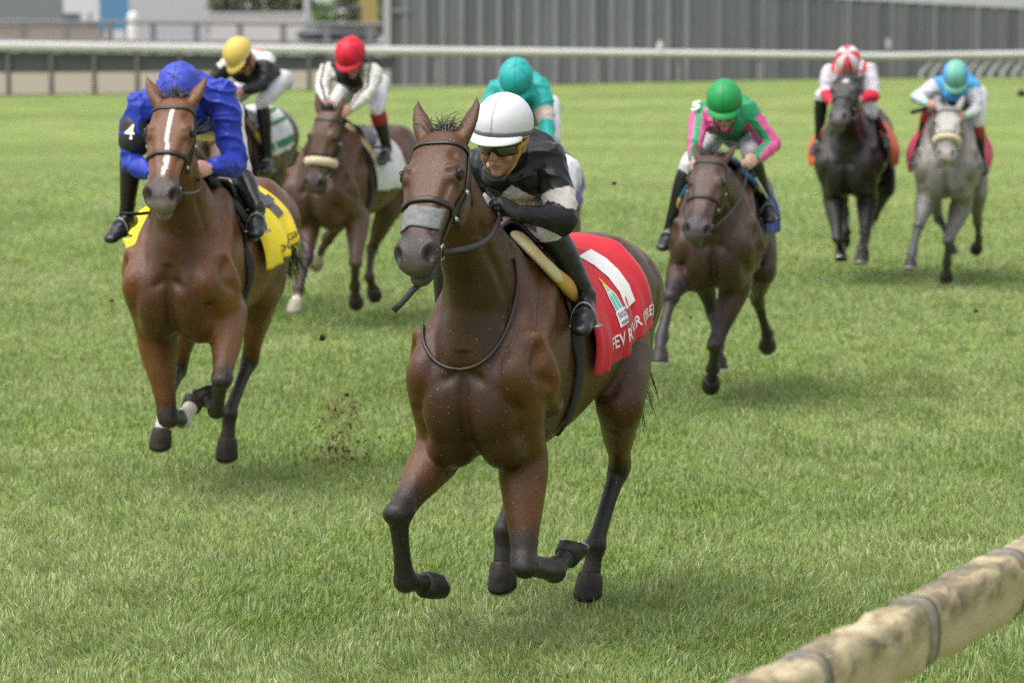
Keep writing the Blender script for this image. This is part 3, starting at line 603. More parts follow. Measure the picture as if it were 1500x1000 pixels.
        pd = unit(np.cross(unit(F-Hk), V(0, 1, 0))); B.ball(F, (0.049, 0.048, 0.052)); B.ball(F - pd*0.026, 0.034)
        B.tube([F, L_(F,G,.30), L_(F,G,.56)], [(0.045, 0.046), (0.0365, 0.037), (0.043, 0.043)])
    vx = sp.get('voxel', 0.013); m = remesh(B, vx, 2, 0.5); P = getco(m); dl = np.full(len(P), 9.0)
    for key, (a_, k_, f_, g_) in h.legs.items():
        for p, q in ((a_ + (k_-a_)*0.55, k_), (k_, f_), (f_, g_)): dl = np.minimum(dl, seg_td(P, p, q)[1])
    _, dh = seg_td(P, poll - d*0.15, muz); wt = np.where(dh < 0.2, 0.12, 0.30) + 0.70*sstep(0.07, 0.17, dl)*sstep(0.13, 0.24, dh)
    relax(m, wt, int(round((0.032/vx)**2 * 2)))
    # --- carve: nostrils, mouth line, eye sockets, muscle relief
    P = getco(m); No = getno(m); Q = P - poll; T, S_, F_ = Q @ d, Q @ hs_, Q @ f
    for s_ in (-1, 1):
        g = ((T-0.560)/0.034)**2 + ((S_-s_*0.072)/0.026)**2 + ((F_-0.034)/0.036)**2
        P = P - (No*0.6 + hs_*s_*0.3 + f*0.4) * (0.040*np.exp(-g*g*0.9))[:, None]
        g = ((T-0.200)/0.020)**2 + ((np.abs(S_)-0.118)/0.03)**2 + ((F_-0.036)/0.016)**2; P = P - No * (0.010*np.exp(-g))[:, None]
    for s_ in (-1, 1):
        g = ((T-0.110)/0.028)**2 + ((S_-s_*0.082)/0.022)**2 + ((F_-0.055)/0.03)**2; P = P - No*(0.012*np.exp(-g))[:, None]
        _, dd = seg_td(P, hp(0.25, s_*0.088, 0.050), hp(0.46, s_*0.060, 0.048)); P = P - No*(0.012*np.exp(-(dd/0.020)**2))[:, None]
        _, dd = seg_td(P, hp(0.27, s_*0.100, -0.035), hp(0.42, s_*0.078, -0.030)); P = P - No*(0.010*np.exp(-(dd/0.022)**2))[:, None]
        _, dd = seg_td(P, hp(0.13, s_*0.085, -0.15), hp(0.30, s_*0.085, -0.10)); P = P + No*(0.006*np.exp(-(dd/0.05)**2))[:, None]
    g = ((F_+0.052)/0.007)**2 + (np.maximum(0, 0.50-T)/0.02)**2; P = P - No * (0.007*np.exp(-g))[:, None] * ((T > 0.44) & (T < 0.66))[:, None]
    g = (S_/0.014)**2 + ((T-0.50)/0.10)**2 + ((F_-0.05)/0.06)**2
    body_mask = sstep(0.25, 0.5, np.minimum(np.linalg.norm(Q, axis=1), 5))
    # chest furrow between the pectorals and the shoulder edge
    P = P - No * (body_mask * 0.016*np.exp(-((P[:, 1])/0.022)**2) * ((P[:, 0] > 0.25) & (P[:, 2] < 1.22+dz) & (P[:, 2] > 0.8)))[:, None]
    for s_ in (-1, 1):
        for a_, c_, wd_, dp_ in ((Z(0.06, s_*0.17, 1.54), Z(0.43, s_*0.27, 1.17), 0.035, 0.014), (Z(0.43, s_*0.28, 1.13), Z(0.16, s_*0.29, 1.00), 0.028, 0.012), (Z(-0.10, s_*0.26, 1.34), Z(0.05, s_*0.28, 0.98), 0.035, 0.010),
                                 (Z(0.52, s_*0.04, 1.13), Z(0.44, s_*0.22, 0.98), 0.024, 0.010), (Z(-0.66, s_*0.29, 1.36), h.legs['H' + ('L' if s_ > 0 else 'R')][0] + V(0.10, 0, 0.05), 0.04, 0.014),
                                 (Z(0.30, s_*0.13, 1.30), pts[16] + V(0, s_*0.09, -0.06), 0.026, 0.010), (Z(-1.02, s_*0.26, 1.45), Z(-0.92, s_*0.26, 1.05), 0.04, 0.010)):
            _, dd = seg_td(P, a_, c_); P = P - No * (1.5*dp_*np.exp(-(dd/wd_)**2))[:, None]
    rel = 0.008*vnoise(P*(6, 6, 4.5), 5) + 0.005*vnoise(P*(13, 13, 7), 6) + 0.004*(1 - 2*np.abs(vnoise(P*(9, 9, 4), 7)))
    P = P + No * (rel * body_mask * sstep(0.55, 0.9, P[:, 2]))[:, None]
    setco(m, P)
    # --- coat colour
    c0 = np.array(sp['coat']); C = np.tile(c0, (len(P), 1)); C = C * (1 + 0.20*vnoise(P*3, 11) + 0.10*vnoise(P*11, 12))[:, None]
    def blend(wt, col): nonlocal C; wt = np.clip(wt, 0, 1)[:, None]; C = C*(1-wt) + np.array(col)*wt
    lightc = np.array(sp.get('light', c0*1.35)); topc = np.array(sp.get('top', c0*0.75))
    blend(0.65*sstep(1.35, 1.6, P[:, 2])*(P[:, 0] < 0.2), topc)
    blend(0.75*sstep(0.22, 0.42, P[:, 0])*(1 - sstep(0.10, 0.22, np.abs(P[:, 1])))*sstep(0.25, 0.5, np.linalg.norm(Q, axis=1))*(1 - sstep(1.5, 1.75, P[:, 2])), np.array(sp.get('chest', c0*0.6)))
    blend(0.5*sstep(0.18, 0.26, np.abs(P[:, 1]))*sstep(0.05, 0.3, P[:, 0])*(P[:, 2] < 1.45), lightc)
    pts_dark = sp.get('points', (0.019, 0.0155, 0.0145))
    for key, J in h.legs.items():
        a_, k_, f_, g_ = J; d_all = []; u_all = []
        for i, (p, q) in enumerate(((a_, k_), (k_, f_), (f_, g_))): t, dd = seg_td(P, p, q); d_all.append(dd); u_all.append(i + np.clip(t, 0, 1))
        d_all = np.array(d_all); ix = d_all.argmin(0); dm = d_all.min(0); u = np.array(u_all)[ix, np.arange(len(P))]
        near = 1 - sstep(0.09, 0.14, dm)
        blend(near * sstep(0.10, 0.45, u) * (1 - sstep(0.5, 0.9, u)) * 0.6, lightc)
        lo = sp.get('dark_from', (0.55, 1.0)); blend(near * sstep(lo[0], lo[1], u + 0.12*vnoise(P*14, 13)), pts_dark)
        sk = sp.get('socks', {}).get(key)
        if sk: blend(near * sstep(sk - 0.08, sk + 0.08, u + 0.1*vnoise(P*30, 14)), (0.62, 0.56, 0.48))
    hm = 1 - sstep(0.16, 0.24, np.sqrt(S_**2 + (F_+0.06)**2)); hm = hm * (T > -0.3) * (T < 0.75)
    blend(hm * sstep(0.05, 0.14, T) * (1 - sstep(0.38, 0.46, T)) * 0.55, sp.get('face', lightc))
    blend(hm * (sstep(0.40, 0.52, T)) * 0.9, sp.get('muzzle_col', (0.030, 0.024, 0.022)))
    blend(hm * sstep(0.575, 0.61, T) * 0.6, sp.get('lip_col', (0.10, 0.075, 0.065)))
    for s_ in (-1, 1):
        g = ((T-0.560)/0.030)**2 + ((S_-s_*0.064)/0.027)**2 + ((F_-0.028)/0.038)**2; blend(1.25*np.exp(-g*g*1.0), (0.003, 0.0025, 0.0025))
        g = ((T-0.200)/0.045)**2 + ((S_-s_*0.105)/0.05)**2 + ((F_-0.03)/0.035)**2; blend(0.75*np.exp(-g), pts_dark)
    ear = (T < -0.035) & (np.abs(S_) < 0.2) & (np.linalg.norm(Q, axis=1) < 0.30); blend(ear * sstep(-0.10, -0.19, T) * 0.85, pts_dark)
    if sp.get('blaze'):
        x_ = S_ - 0.004 - 0.006*np.sin(T*22); blend(sstep(0.0115, 0.0075, np.abs(x_) + 0.003*vnoise(P*60, 3)) * (F_ > 0) * sstep(0.045, 0.07, T) * (1 - sstep(0.43, 0.47, T)), (0.74, 0.70, 0.64))
    if sp.get('star'): g = (S_/0.03)**2 + ((T-0.10)/0.045)**2; blend((F_ > 0)*np.exp(-g*1.6)*1.1, (0.6, 0.57, 0.53))
    if sp.get('dapple'): blend(sp['dapple']*np.clip(vnoise(P*14, 31)*0.5+0.4, 0, 1)*sstep(0.6, 0.9, P[:, 2]), (0.42, 0.41, 0.40))
    sw = np.clip(vnoise(P*(40, 40, 40), 41) - 0.72, 0, 1)*3; blend(sw*0.35, C.mean(0)*2.2)
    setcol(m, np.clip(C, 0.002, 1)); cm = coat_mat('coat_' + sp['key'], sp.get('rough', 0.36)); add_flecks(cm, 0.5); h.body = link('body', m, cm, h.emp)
    h.bvh = BVHTree.FromPolygons([Vector(p) for p in P], [tuple(q.vertices) for q in m.polygons]); h.P = P
    def hit(o, dr, off=0.0):
        r = h.bvh.ray_cast(Vector(o), Vector(unit(dr)))
        if r[0] is None: return None, None
        n_ = np.array(r[1]); n_ = n_ if np.dot(n_, dr) < 0 else -n_; return np.array(r[0]) + n_*off, n_
    h.hit = hit
    # --- eyes, hooves
    for s_ in (-1, 1):
        b = MB(); b.ball(hp(0.200, s_*0.099, 0.034), 0.0265, (d, hs_, f), 18); link('eye', b, M_EYE, h.emp)
        b = MB(); cen = hp(0.200, s_*0.099, 0.034); arc = [cen + 0.0285*(d*(-math.cos(t_)*0.55) + f*math.sin(t_)*0.1*0 + hs_*s_*0.62 + (f*math.sin(t_) - d*math.cos(t_)*0.45)*0.75) for t_ in np.linspace(-1.4, 1.4, 9)]
        b.tube(arc, [0.004]+[0.0095]*7+[0.004], n=8); lid = link('eyelid', b, cm, h.emp); setcol(lid.data, np.tile(np.array(pts_dark)*1.5, (len(lid.data.vertices), 1)))
    for key, (a_, k_, f_, g_) in h.legs.items():
        ax = unit(g_ - f_); lat = V(0, 1, 0); lat = unit(lat - ax*np.dot(lat, ax)); dor = np.cross(ax, lat)
        gx = dor*math.cos(R(38)) + ax*math.sin(R(38)); gn = ax*math.cos(R(38)) - dor*math.sin(R(38))
        cor = f_ + (g_ - f_)*0.55; gc = g_ - gx*0.008; rr = []
        for t, r_ in ((0, 0.044), (0.10, 0.0515), (0.5, 0.056), (0.85, 0.060), (1.0, 0.061)):
            c_ = cor*(1-t) + gc*t; e1 = unit(dor*(1-t) + gx*t); rr.append([c_ + lat*r_*1.0*math.sin(q) + e1*(r_*1.08 if math.cos(q) > 0 else r_*0.92)*math.cos(q) for q in np.linspace(0, 2*np.pi, 22, endpoint=False)])
        c_ = gc; rr.append([c_ + lat*0.060*math.sin(q) + gx*0.06*math.cos(q) for q in np.linspace(0, 2*np.pi, 22, endpoint=False)])
        rr.append([c_ - gn*0.006 + lat*0.045*math.sin(q) + gx*0.045*math.cos(q) for q in np.linspace(0, 2*np.pi, 22, endpoint=False)])
        b = MB(); b.rings(rr); pale = key in sp.get('pale_hoof', ()); ho = link('hoof', b, M_HORNW if pale else M_HORN, h.emp)
        b = MB(); rr = []
        for q in np.linspace(-2.35, 2.35, 16):
            rad = lat*math.sin(q) + gx*math.cos(q)*1.05; c_ = gc + gn*0.002; rr.append([c_ + rad*0.061, c_ + rad*0.061 + gn*0.009, c_ + rad*0.048 + gn*0.009, c_ + rad*0.048])
        b.rings(rr); link('horseshoe', b, mat('shoe_metal', (0.45, 0.44, 0.42), 0.35, metal=0.9) if 'SHOE' not in globals() else SHOE, ho, smooth=False)
    # --- hair
    hm_ = mat('hair_' + sp['key'], sp.get('hair', (0.022, 0.018, 0.016)), 0.5, noise=(40, 0.4))
    b = MB()
    for i in range(sp.get('forelock', 230)):
        s_ = rng.normal()*0.026; p = hp(-0.045 + rng.random()*0.04, s_, 0.02 + rng.random()*0.02)
        hair_strand(b, p, -d*0.9 + f*(0.1+0.5*rng.normal()) + hs_*(s_*10 + 0.45*rng.normal()), 0.045 + 0.075*rng.random()**1.5, 0.0022, 1.2, wind=V(-0.5, -0.1, 0.0))
    link('forelock', b, hm_, h.emp, smooth=False)
    b = MB()
    for i in range(240):
        t = 0.12 + 0.86*rng.random(); k = int(t*21); up = None
        q, n_ = hit(pts[k] + V(-0.6, 0, 0.9)*0.7 + V(0, rng.normal()*0.02, 0), -V(-0.6, 0, 0.9), -0.004)
        if q is None: continue
        hair_strand(b, q, V(-0.55, -0.75, 0.35) + 0.25*rng.normal(size=3), 0.10 + 0.09*rng.random(), 0.003, 1.0)
    link('mane', b, hm_, h.emp, smooth=False)
    b = MB(); dk = Z(-1.27, 0, 1.44); tl = sp.get('tail', (-0.75, 0.1, -0.5)); td = unit(tl); b.tube([dk + V(0.05, 0, 0), dk + td*0.12, dk + td*0.25 + V(0, 0, -0.03)], [0.04, 0.032, 0.02], n=10)
    for i in range(420):
        p = dk + td*rng.random()*0.28 + rng.normal(size=3)*0.014; hair_strand(b, p, td + 0.09*rng.normal(size=3), 0.30 + 0.32*rng.random(), 0.0042, 1.0, n=7, wind=V(-0.12, 0, 0))
    link('tail', b, hm_, h.emp, smooth=False)
    make_bridle(h); return h

def head_ring(h, t, a0, a1, n, off, tilt=0.0):   # points around the head at station t; angle 0 = front of the face, + = horse's left
    pts, nr = [], []
    for a in np.linspace(a0, a1, n):
        c = h.hp(t + tilt*math.cos(a), 0, -0.045); o = c + (h.hs*math.sin(a) + h.hf*math.cos(a))*0.5
        p, q = h.hit(o, c - o, off)
        if p is not None and np.linalg.norm(p - c) < 0.26: pts.append(p); nr.append(q)
    return pts, nr
def make_bridle(h):
    sp = h.sp; br = empty('bridle', (0, 0, 0)); br.parent = h.emp; bm_ = sp.get('bridle_mat', M_LEATHER)
    def strap(name, pts, nr, wd, th=0.004, m=None):
        if len(pts) < 2: return
        b = MB(); b.ribbon(pts, nr, wd, th); link(name, b, m or bm_, br)
    p, n = head_ring(h, 0.045, -1.75, 1.75, 21, 0.004, 0.015); strap('browband', p, n, 0.020)
    p, n = head_ring(h, 0.325, -2.2, 2.2, 25, 0.005, 0.0); strap('noseband', p, n, 0.026, 0.006)
    for s_ in (-1, 1):
        def side(ts, fs, off=0.005):
            pts, nr = [], []
            for t, fr in zip(ts, fs):
                c = h.hp(t, 0, fr); o = c + h.hs*s_*0.5; q, k = h.hit(o, c - o, off)
                if q is not None: pts.append(q); nr.append(k)
            return pts, nr
        p, n = side(np.linspace(0.02, 0.475, 14), np.interp(np.linspace(0, 1, 14), [0, .4, 1], [-0.025, -0.035, -0.052])); strap('cheekpiece', p, n, 0.018)
        p, n = side(np.linspace(0.03, 0.325, 10), np.interp(np.linspace(0, 1, 10), [0, .4, 1], [-0.035, -0.055, -0.075])); strap('noseband_strap', p, n, 0.014)
        p, n = side(np.linspace(0.0, 0.20, 9), np.interp(np.linspace(0, 1, 9), [0, .5, 1], [-0.04, -0.10, -0.15])); strap('throatlatch', p, n, 0.014)
        rc = h.hp(0.485, s_*0.070, -0.055); b = MB(); ring = [rc + (h.hd*math.cos(q) + h.hf*math.sin(q))*0.030 + h.hs*s_*0.006*math.sin(q) for q in np.linspace(0, 2*np.pi, 19)]
        b.tube(ring, [0.0045]*19, side=h.hs, n=8, round_ends=False); link('bit_ring', b, M_METAL, br)
        for t, fr in ((0.215, -0.044), (0.325, -0.062)):
            q, k = side([t], [fr], 0.010)
            if q: b = MB(); b.ball(q[0], (0.010, 0.012, 0.008), (h.hd, h.hf, h.hs), 10); link('buckle', b, M_METAL, br)
        h.__dict__['bit' + ('L' if s_ > 0 else 'R')] = rc
    pts, nr = [], []
    for a in np.linspace(-1.35, 1.35, 15):        # crownpiece behind the ears
        c = h.hp(0.05, 0, -0.06); o = c + (h.hs*math.sin(a) - h.hd*math.cos(a) - h.hf*0.30*math.cos(a))*0.5; q, k = h.hit(o, c - o, 0.005)
        if q is not None and np.linalg.norm(q - c) < 0.2: pts.append(q); nr.append(k)
    strap('crownpiece', pts, nr, 0.022)
    if sp.get('roll'):                            # fleece noseband roll
        p, n = head_ring(h, 0.365, -2.0, 2.0, 21, 0.018, 0.02); b = MB(); b.tube(p, [(0.033, 0.030)]*len(p), side=h.hd, n=12)
        m = b.mesh('fleece_noseband'); P = getco(m); link('fleece_noseband', m, M_FLEECE, br)
    if sp.get('nose_patch'):
        b = MB(); T = np.linspace(0.355, 0.445, 9); A = np.linspace(-0.85, 0.85, 13); vs = []
        for t in T:
            for a in A:
                c = h.hp(t + 0.006*math.sin(a*5), 0, -0.05); o = c + (h.hs*math.sin(a) + h.hf*math.cos(a))*0.4; q, k = h.hit(o, c - o, 0.0035); vs.append(q if q is not None else c)
        b.add(vs, [(i*13+j, i*13+j+1, (i+1)*13+j+1, (i+1)*13+j) for i in range(8) for j in range(12)]); o_ = link('nose_strip', b, mat('nose_tape', (0.15, 0.15, 0.16), 0.7, noise=[(40, 0.4), (9, 0.25)], bump=[(60, 0.5, 0.004, 3)]), h.emp)
        sm = o_.modifiers.new('thick', 'SOLIDIFY'); sm.thickness = 0.003
    h.bridle = br
M_FLEECE = mat('fleece', (0.60, 0.50, 0.34), 0.95, noise=[(60, 0.25)], bump=[(90, 1.0, 0.012, 4)], sheen=0.3)

# ---- saddle cloth, saddle, girth
def cloth_grid(h, x0, x1, phi0, phi1, nx, nph, off, seed, flare=0.0, flareR=None):
    G = np.zeros((nx, nph, 3)); Nn = np.zeros((nx, nph, 3))
    for i, x in enumerate(np.linspace(x0, x1, nx)):
        for j, ph in enumerate(np.linspace(phi0, phi1, nph)):
            c = h.Z(x, 0, 1.22); o = c + V(0, math.sin(ph), math.cos(ph))*1.0; q, n = h.hit(o, c - o, 0)
            if q is None: q = c + V(0, math.sin(ph)*0.28, math.cos(ph)*0.3); n = V(0, math.sin(ph), math.cos(ph))
            G[i, j] = q; Nn[i, j] = V(0.0, math.sin(ph), math.cos(ph))
    for _ in range(3):                            # cloth bridges hollows
        S = G.copy(); S[1:-1, 1:-1] = 0.5*G[1:-1, 1:-1] + 0.125*(G[2:, 1:-1] + G[:-2, 1:-1] + G[1:-1, 2:] + G[1:-1, :-2]); G = np.where(np.linalg.norm(S - [0, 0, 1.25], axis=2, keepdims=True) > 0, S, G)
    ph = np.abs(np.linspace(phi0, phi1, nph))[None, :, None]
    P = G.reshape(-1, 3); w1 = vnoise(P*(15, 2.5, 2.0), seed).reshape(nx, nph, 1); w2 = vnoise(P*(26, 6, 5), seed+1).reshape(nx, nph, 1)
    loose = sstep(0.5, 1.8, ph)
    G = G + Nn*(off + 0.006 + np.where(np.linspace(phi0, phi1, nph)[None, :, None] < 0, (flare if flareR is None else flareR)*np.linspace(0.1, 1.5, nx)[:, None, None], flare)*loose + (0.024*w1 + 0.009*w2)*(0.25 + loose))
    return G, Nn
def grid_mesh(G, name, thick=0.004):
    nx, nph = G.shape[:2]; b = MB(); b.add(G.reshape(-1, 3), [(i*nph+j, i*nph+j+1, (i+1)*nph+j+1, (i+1)*nph+j) for i in range(nx-1) for j in range(nph-1)]); return b.mesh(name)
def grid_at(G, u, v):                             # bilinear lookup, u and v in 0..1
    nx, nph = G.shape[:2]; a = np.clip(u, 0, 1)*(nx-1); c = np.clip(v, 0, 1)*(nph-1); i = np.minimum(a.astype(int), nx-2); j = np.minimum(c.astype(int), nph-2); a = (a-i)[:, None]; c = (c-j)[:, None]
    return (G[i, j]*(1-a) + G[i+1, j]*a)*(1-c) + (G[i, j+1]*(1-a) + G[i+1, j+1]*a)*c
def flat_text(txt, bold=0.0):
    cu = bpy.data.curves.new('txt', 'FONT'); cu.body = txt; cu.size = 1.0; cu.offset = bold; cu.resolution_u = 3; o = bpy.data.objects.new('txt', cu); COL.objects.link(o)
    dg = bpy.context.evaluated_depsgraph_get(); dg.update(); m = bpy.data.meshes.new_from_object(o.evaluated_get(dg)); bpy.data.objects.remove(o)
    return m
def shape_mesh(poly):                             # polygon list -> mesh
    m = bpy.data.meshes.new('shape'); vs = [(x, y, 0) for p in poly for (x, y) in p]; fs = []; k = 0
    for p in poly: fs.append(tuple(range(k, k+len(p)))); k += len(p)
    m.from_pydata(vs, [], fs); return m
def lay_on(G, Nn, m, name, box, mt, parent, off=0.004, serifbend=0.0):
    """maps the flat mesh m onto the cloth: box = (u0, v0, u1, v1); text runs from u0 to u1 and its top lies at v0"""
    bm = bmesh.new(); bm.from_mesh(m); bmesh.ops.triangulate(bm, faces=bm.faces)
    for _ in range(2): bmesh.ops.subdivide_edges(bm, edges=[e for e in bm.edges if e.calc_length() > 0.12], cuts=1, use_grid_fill=False); bmesh.ops.triangulate(bm, faces=bm.faces)
    bm.to_mesh(m); bm.free(); P = getco(m); lo, hi = P.min(0), P.max(0); u = (P[:, 0]-lo[0])/max(1e-6, hi[0]-lo[0]); v = (hi[1]-P[:, 1])/max(1e-6, hi[1]-lo[1])
    uu = box[0] + u*(box[2]-box[0]); vv = box[1] + v*(box[3]-box[1]); setco(m, grid_at(G, uu, vv) + grid_at(Nn, uu, vv)*off); m.materials.clear()
    return link(name, m, mt, parent, smooth=False)
def surf(h, x, ph, off, zc=1.22):
    c = h.Z(x, 0, zc); o = c + V(0, math.sin(ph), math.cos(ph)); return h.hit(o, c - o, off)
def make_saddle(h):
    sp = h.sp; cl = sp['cloth']
    c0 = cl['col']; cmat = mat('cloth_' + sp['key'], c0, 0.75, noise=[(7, 0.08), (200, 0.05)], bump=[(400, 0.15, 0.002, 2)], sheen=0.15)
    x0, x1 = cl.get('x', (-0.17, -0.92)); ph = cl.get('phi', 1.72); nx, nph = 44, 81
    G, Nn = cloth_grid(h, x0, x1, -ph, ph, nx, nph, 0.008, 100 + int(1000*abs(sp['loc'][0])) % 50, cl.get('flare', 0.02), cl.get('flareR'))
    # hem: rear edge rises, front edge hangs lower
    for i in range(nx):
        t = i/(nx-1); k = cl.get('rise', 0.30)*t
        row = G[i].copy(); nr = Nn[i].copy(); q = np.linspace(0, 1, nph); qq = 0.5 + (q-0.5)*(1-k); G[i] = np.stack([np.interp(qq, q, row[:, c]) for c in range(3)], 1); Nn[i] = np.stack([np.interp(qq, q, nr[:, c]) for c in range(3)], 1)
    o = link('saddle_cloth', grid_mesh(G, 'saddle_cloth'), cmat, h.emp); md = o.modifiers.new('thick', 'SOLIDIFY'); md.thickness = 0.003; md.offset = 0
    h.cloth, h.G, h.Nn = o, G, Nn
    for (kind, what, box, colr) in cl.get('marks', ()):
        mk = mat('cloth_mark_' + sp['key'], colr, 0.75) if colr not in MARKS else MARKS[colr]; MARKS[colr] = mk
        m = flat_text(what, 0.02 if kind == 'number' else 0.012) if kind != 'shape' else shape_mesh(what); lay_on(G, Nn, m, {'number': 'number', 'text': 'lettering', 'shape': 'emblem'}[kind], box, mk, o, (0.009 if kind == 'text' else 0.0065) if kind != 'shape' or len(box) == 4 else box[4])
    # saddle: a light racing seat, flaps, a padded roll in front, girth, stirrups
    sd_ = MB(); mats = sp.get('saddle_mat', M_BLACKL)
    sG, sN = cloth_grid(h, -0.04, -0.50, -1.05, 1.05, 24, 41, 0.026, 9, 0.0)
    for i in range(24):
        t = i/23; k = 0.25 + 0.55*abs(t-0.35)**1.4*1.6; row = sG[i].copy(); q = np.linspace(0, 1, 41); qq = 0.5 + (q-0.5)*(1-min(0.85, k)); sG[i] = np.stack([np.interp(qq, q, row[:, c]) for c in range(3)], 1); sG[i, :, 2] += 0.035*(t**3 + (1-t)**4)*np.exp(-((q-0.5)/0.18)**2) + 0.012
    so_ = link('saddle', grid_mesh(sG, 'saddle'), mats, h.emp); md = so_.modifiers.new('thick', 'SOLIDIFY'); md.thickness = 0.02; md.offset = -0.6
    for s_ in (-1, 1):
        pts, nr = [], []
        ctl = []
        for t in (0, 0.5, 1):
            if s_ > 0 and 'pad_px' in sp: p, n = h.hit(h.O, h.D(*[sp['pad_px'][0][c]*(1-t) + sp['pad_px'][1][c]*t for c in (0, 1)]), 0.030)
            else: p, n = surf(h, -0.02 - 0.13*t, s_*(0.30 + t*(sp.get('pad_phi', 1.18)-0.30)), 0.030)
            if p is None: p, n = surf(h, -0.02 - 0.13*t, s_*(0.30 + t*0.85), 0.030)
            ctl.append(p)
        for t in np.linspace(0, 1, 12): pts.append(ctl[0]*(1-t)*(1-2*t) + ctl[1]*4*t*(1-t) + ctl[2]*t*(2*t-1))
        for j, (i0, i1, cl_) in enumerate(((0, 8, sp.get('pad_col', ((0.55, 0.47, 0.24), (0.50, 0.29, 0.05)))[0]), (7, 12, sp.get('pad_col', ((0.55, 0.47, 0.24), (0.50, 0.29, 0.05)))[1]))):
            b = MB(); pp = pts[i0:i1]; n_ = len(pp); b.tube(pp, [(0.042 if 0 < q < n_-1 or j == 0 else 0.036, 0.021) for q in range(n_)], side=(1, 0, 0), n=14); link('saddle_pad', b, mat('pad_%s_%d' % (sp['key'], j), cl_, 0.65, noise=(12, 0.08)), so_)
        gp, gn = [], []
        for ph_ in np.linspace(0.9, 3.1, 18):
            p, n = surf(h, -0.07, s_*ph_, 0.012)
            if p is not None and p[2] > h.Z(0, 0, 0.80)[2]: gp.append(p); gn.append(n)
        b = MB(); b.ribbon(gp, gn, 0.07, 0.006); link('girth', b, mat('girth_' + sp['key'], sp.get('girth', (0.02, 0.02, 0.022)), 0.8), so_)
    h.saddle = so_
MARKS = {}
SHOE = mat('shoe_metal', (0.45, 0.44, 0.42), 0.35, metal=0.9)

# ================================================================== RIDERS
M_SKIN = mat('skin', attr='Col', rough=0.5, noise=[(30, 0.08)], bump=[(120, 0.15, 0.002, 2)], spec=0.4)
M_BOOT = mat('boot_leather', (0.012, 0.012, 0.013), 0.33, noise=(25, 0.3), bump=[((8, 8, 30), 0.35, 0.008, 3)])
M_BREECH = mat('white_breeches', (0.60, 0.59, 0.63), 0.7, bump=[((22, 22, 14), 0.55, 0.012, 3)])
M_IRON = mat('stirrup_iron', (0.30, 0.30, 0.29), 0.35, metal=1.0)
M_LENS = mat('goggle_lens', (0.035, 0.028, 0.020), 0.06, coat=0.6); M_BLKP = mat('black_plastic', (0.015, 0.015, 0.016), 0.4)

def hand(b, W, dv, nv, lv, sc_=1.0):             # a closed fist on the rein: wrist, pointing direction, palm normal, thumb-side vector
    dv, nv, lv = unit(dv), unit(nv), unit(lv)
    b.tube([W - dv*0.02, W + dv*0.03, W + dv*0.075], [(0.024*sc_, 0.020*sc_), (0.036*sc_, 0.017*sc_), (0.040*sc_, 0.016*sc_)], side=lv, n=12)
    for k, (o, L) in enumerate(((0.031, 0.96), (0.010, 1.06), (-0.011, 1.0), (-0.031, 0.82))):
        p = W + dv*(0.082 - 0.004*abs(k-1)) + lv*o; r_ = 0.0092*sc_; q = [p - dv*0.015, p]
        for ang, ln in ((35, 0.040*L), (110, 0.026*L), (170, 0.020*L)):
            q.append(q[-1] + (dv*math.cos(R(ang)) + nv*math.sin(R(ang)))*ln)
        b.tube(q, [r_*1.1, r_*1.08, r_, r_*0.95, r_*0.8], side=lv, n=9)
    p = W + dv*0.022 + lv*0.030; b.tube([p, p + dv*0.022 + lv*0.016 + nv*0.010, p + dv*0.050 + lv*0.012 + nv*0.026, p + dv*0.068 + nv*0.034], [0.014*sc_, 0.0125*sc_, 0.011*sc_, 0.009*sc_], side=nv, n=9)

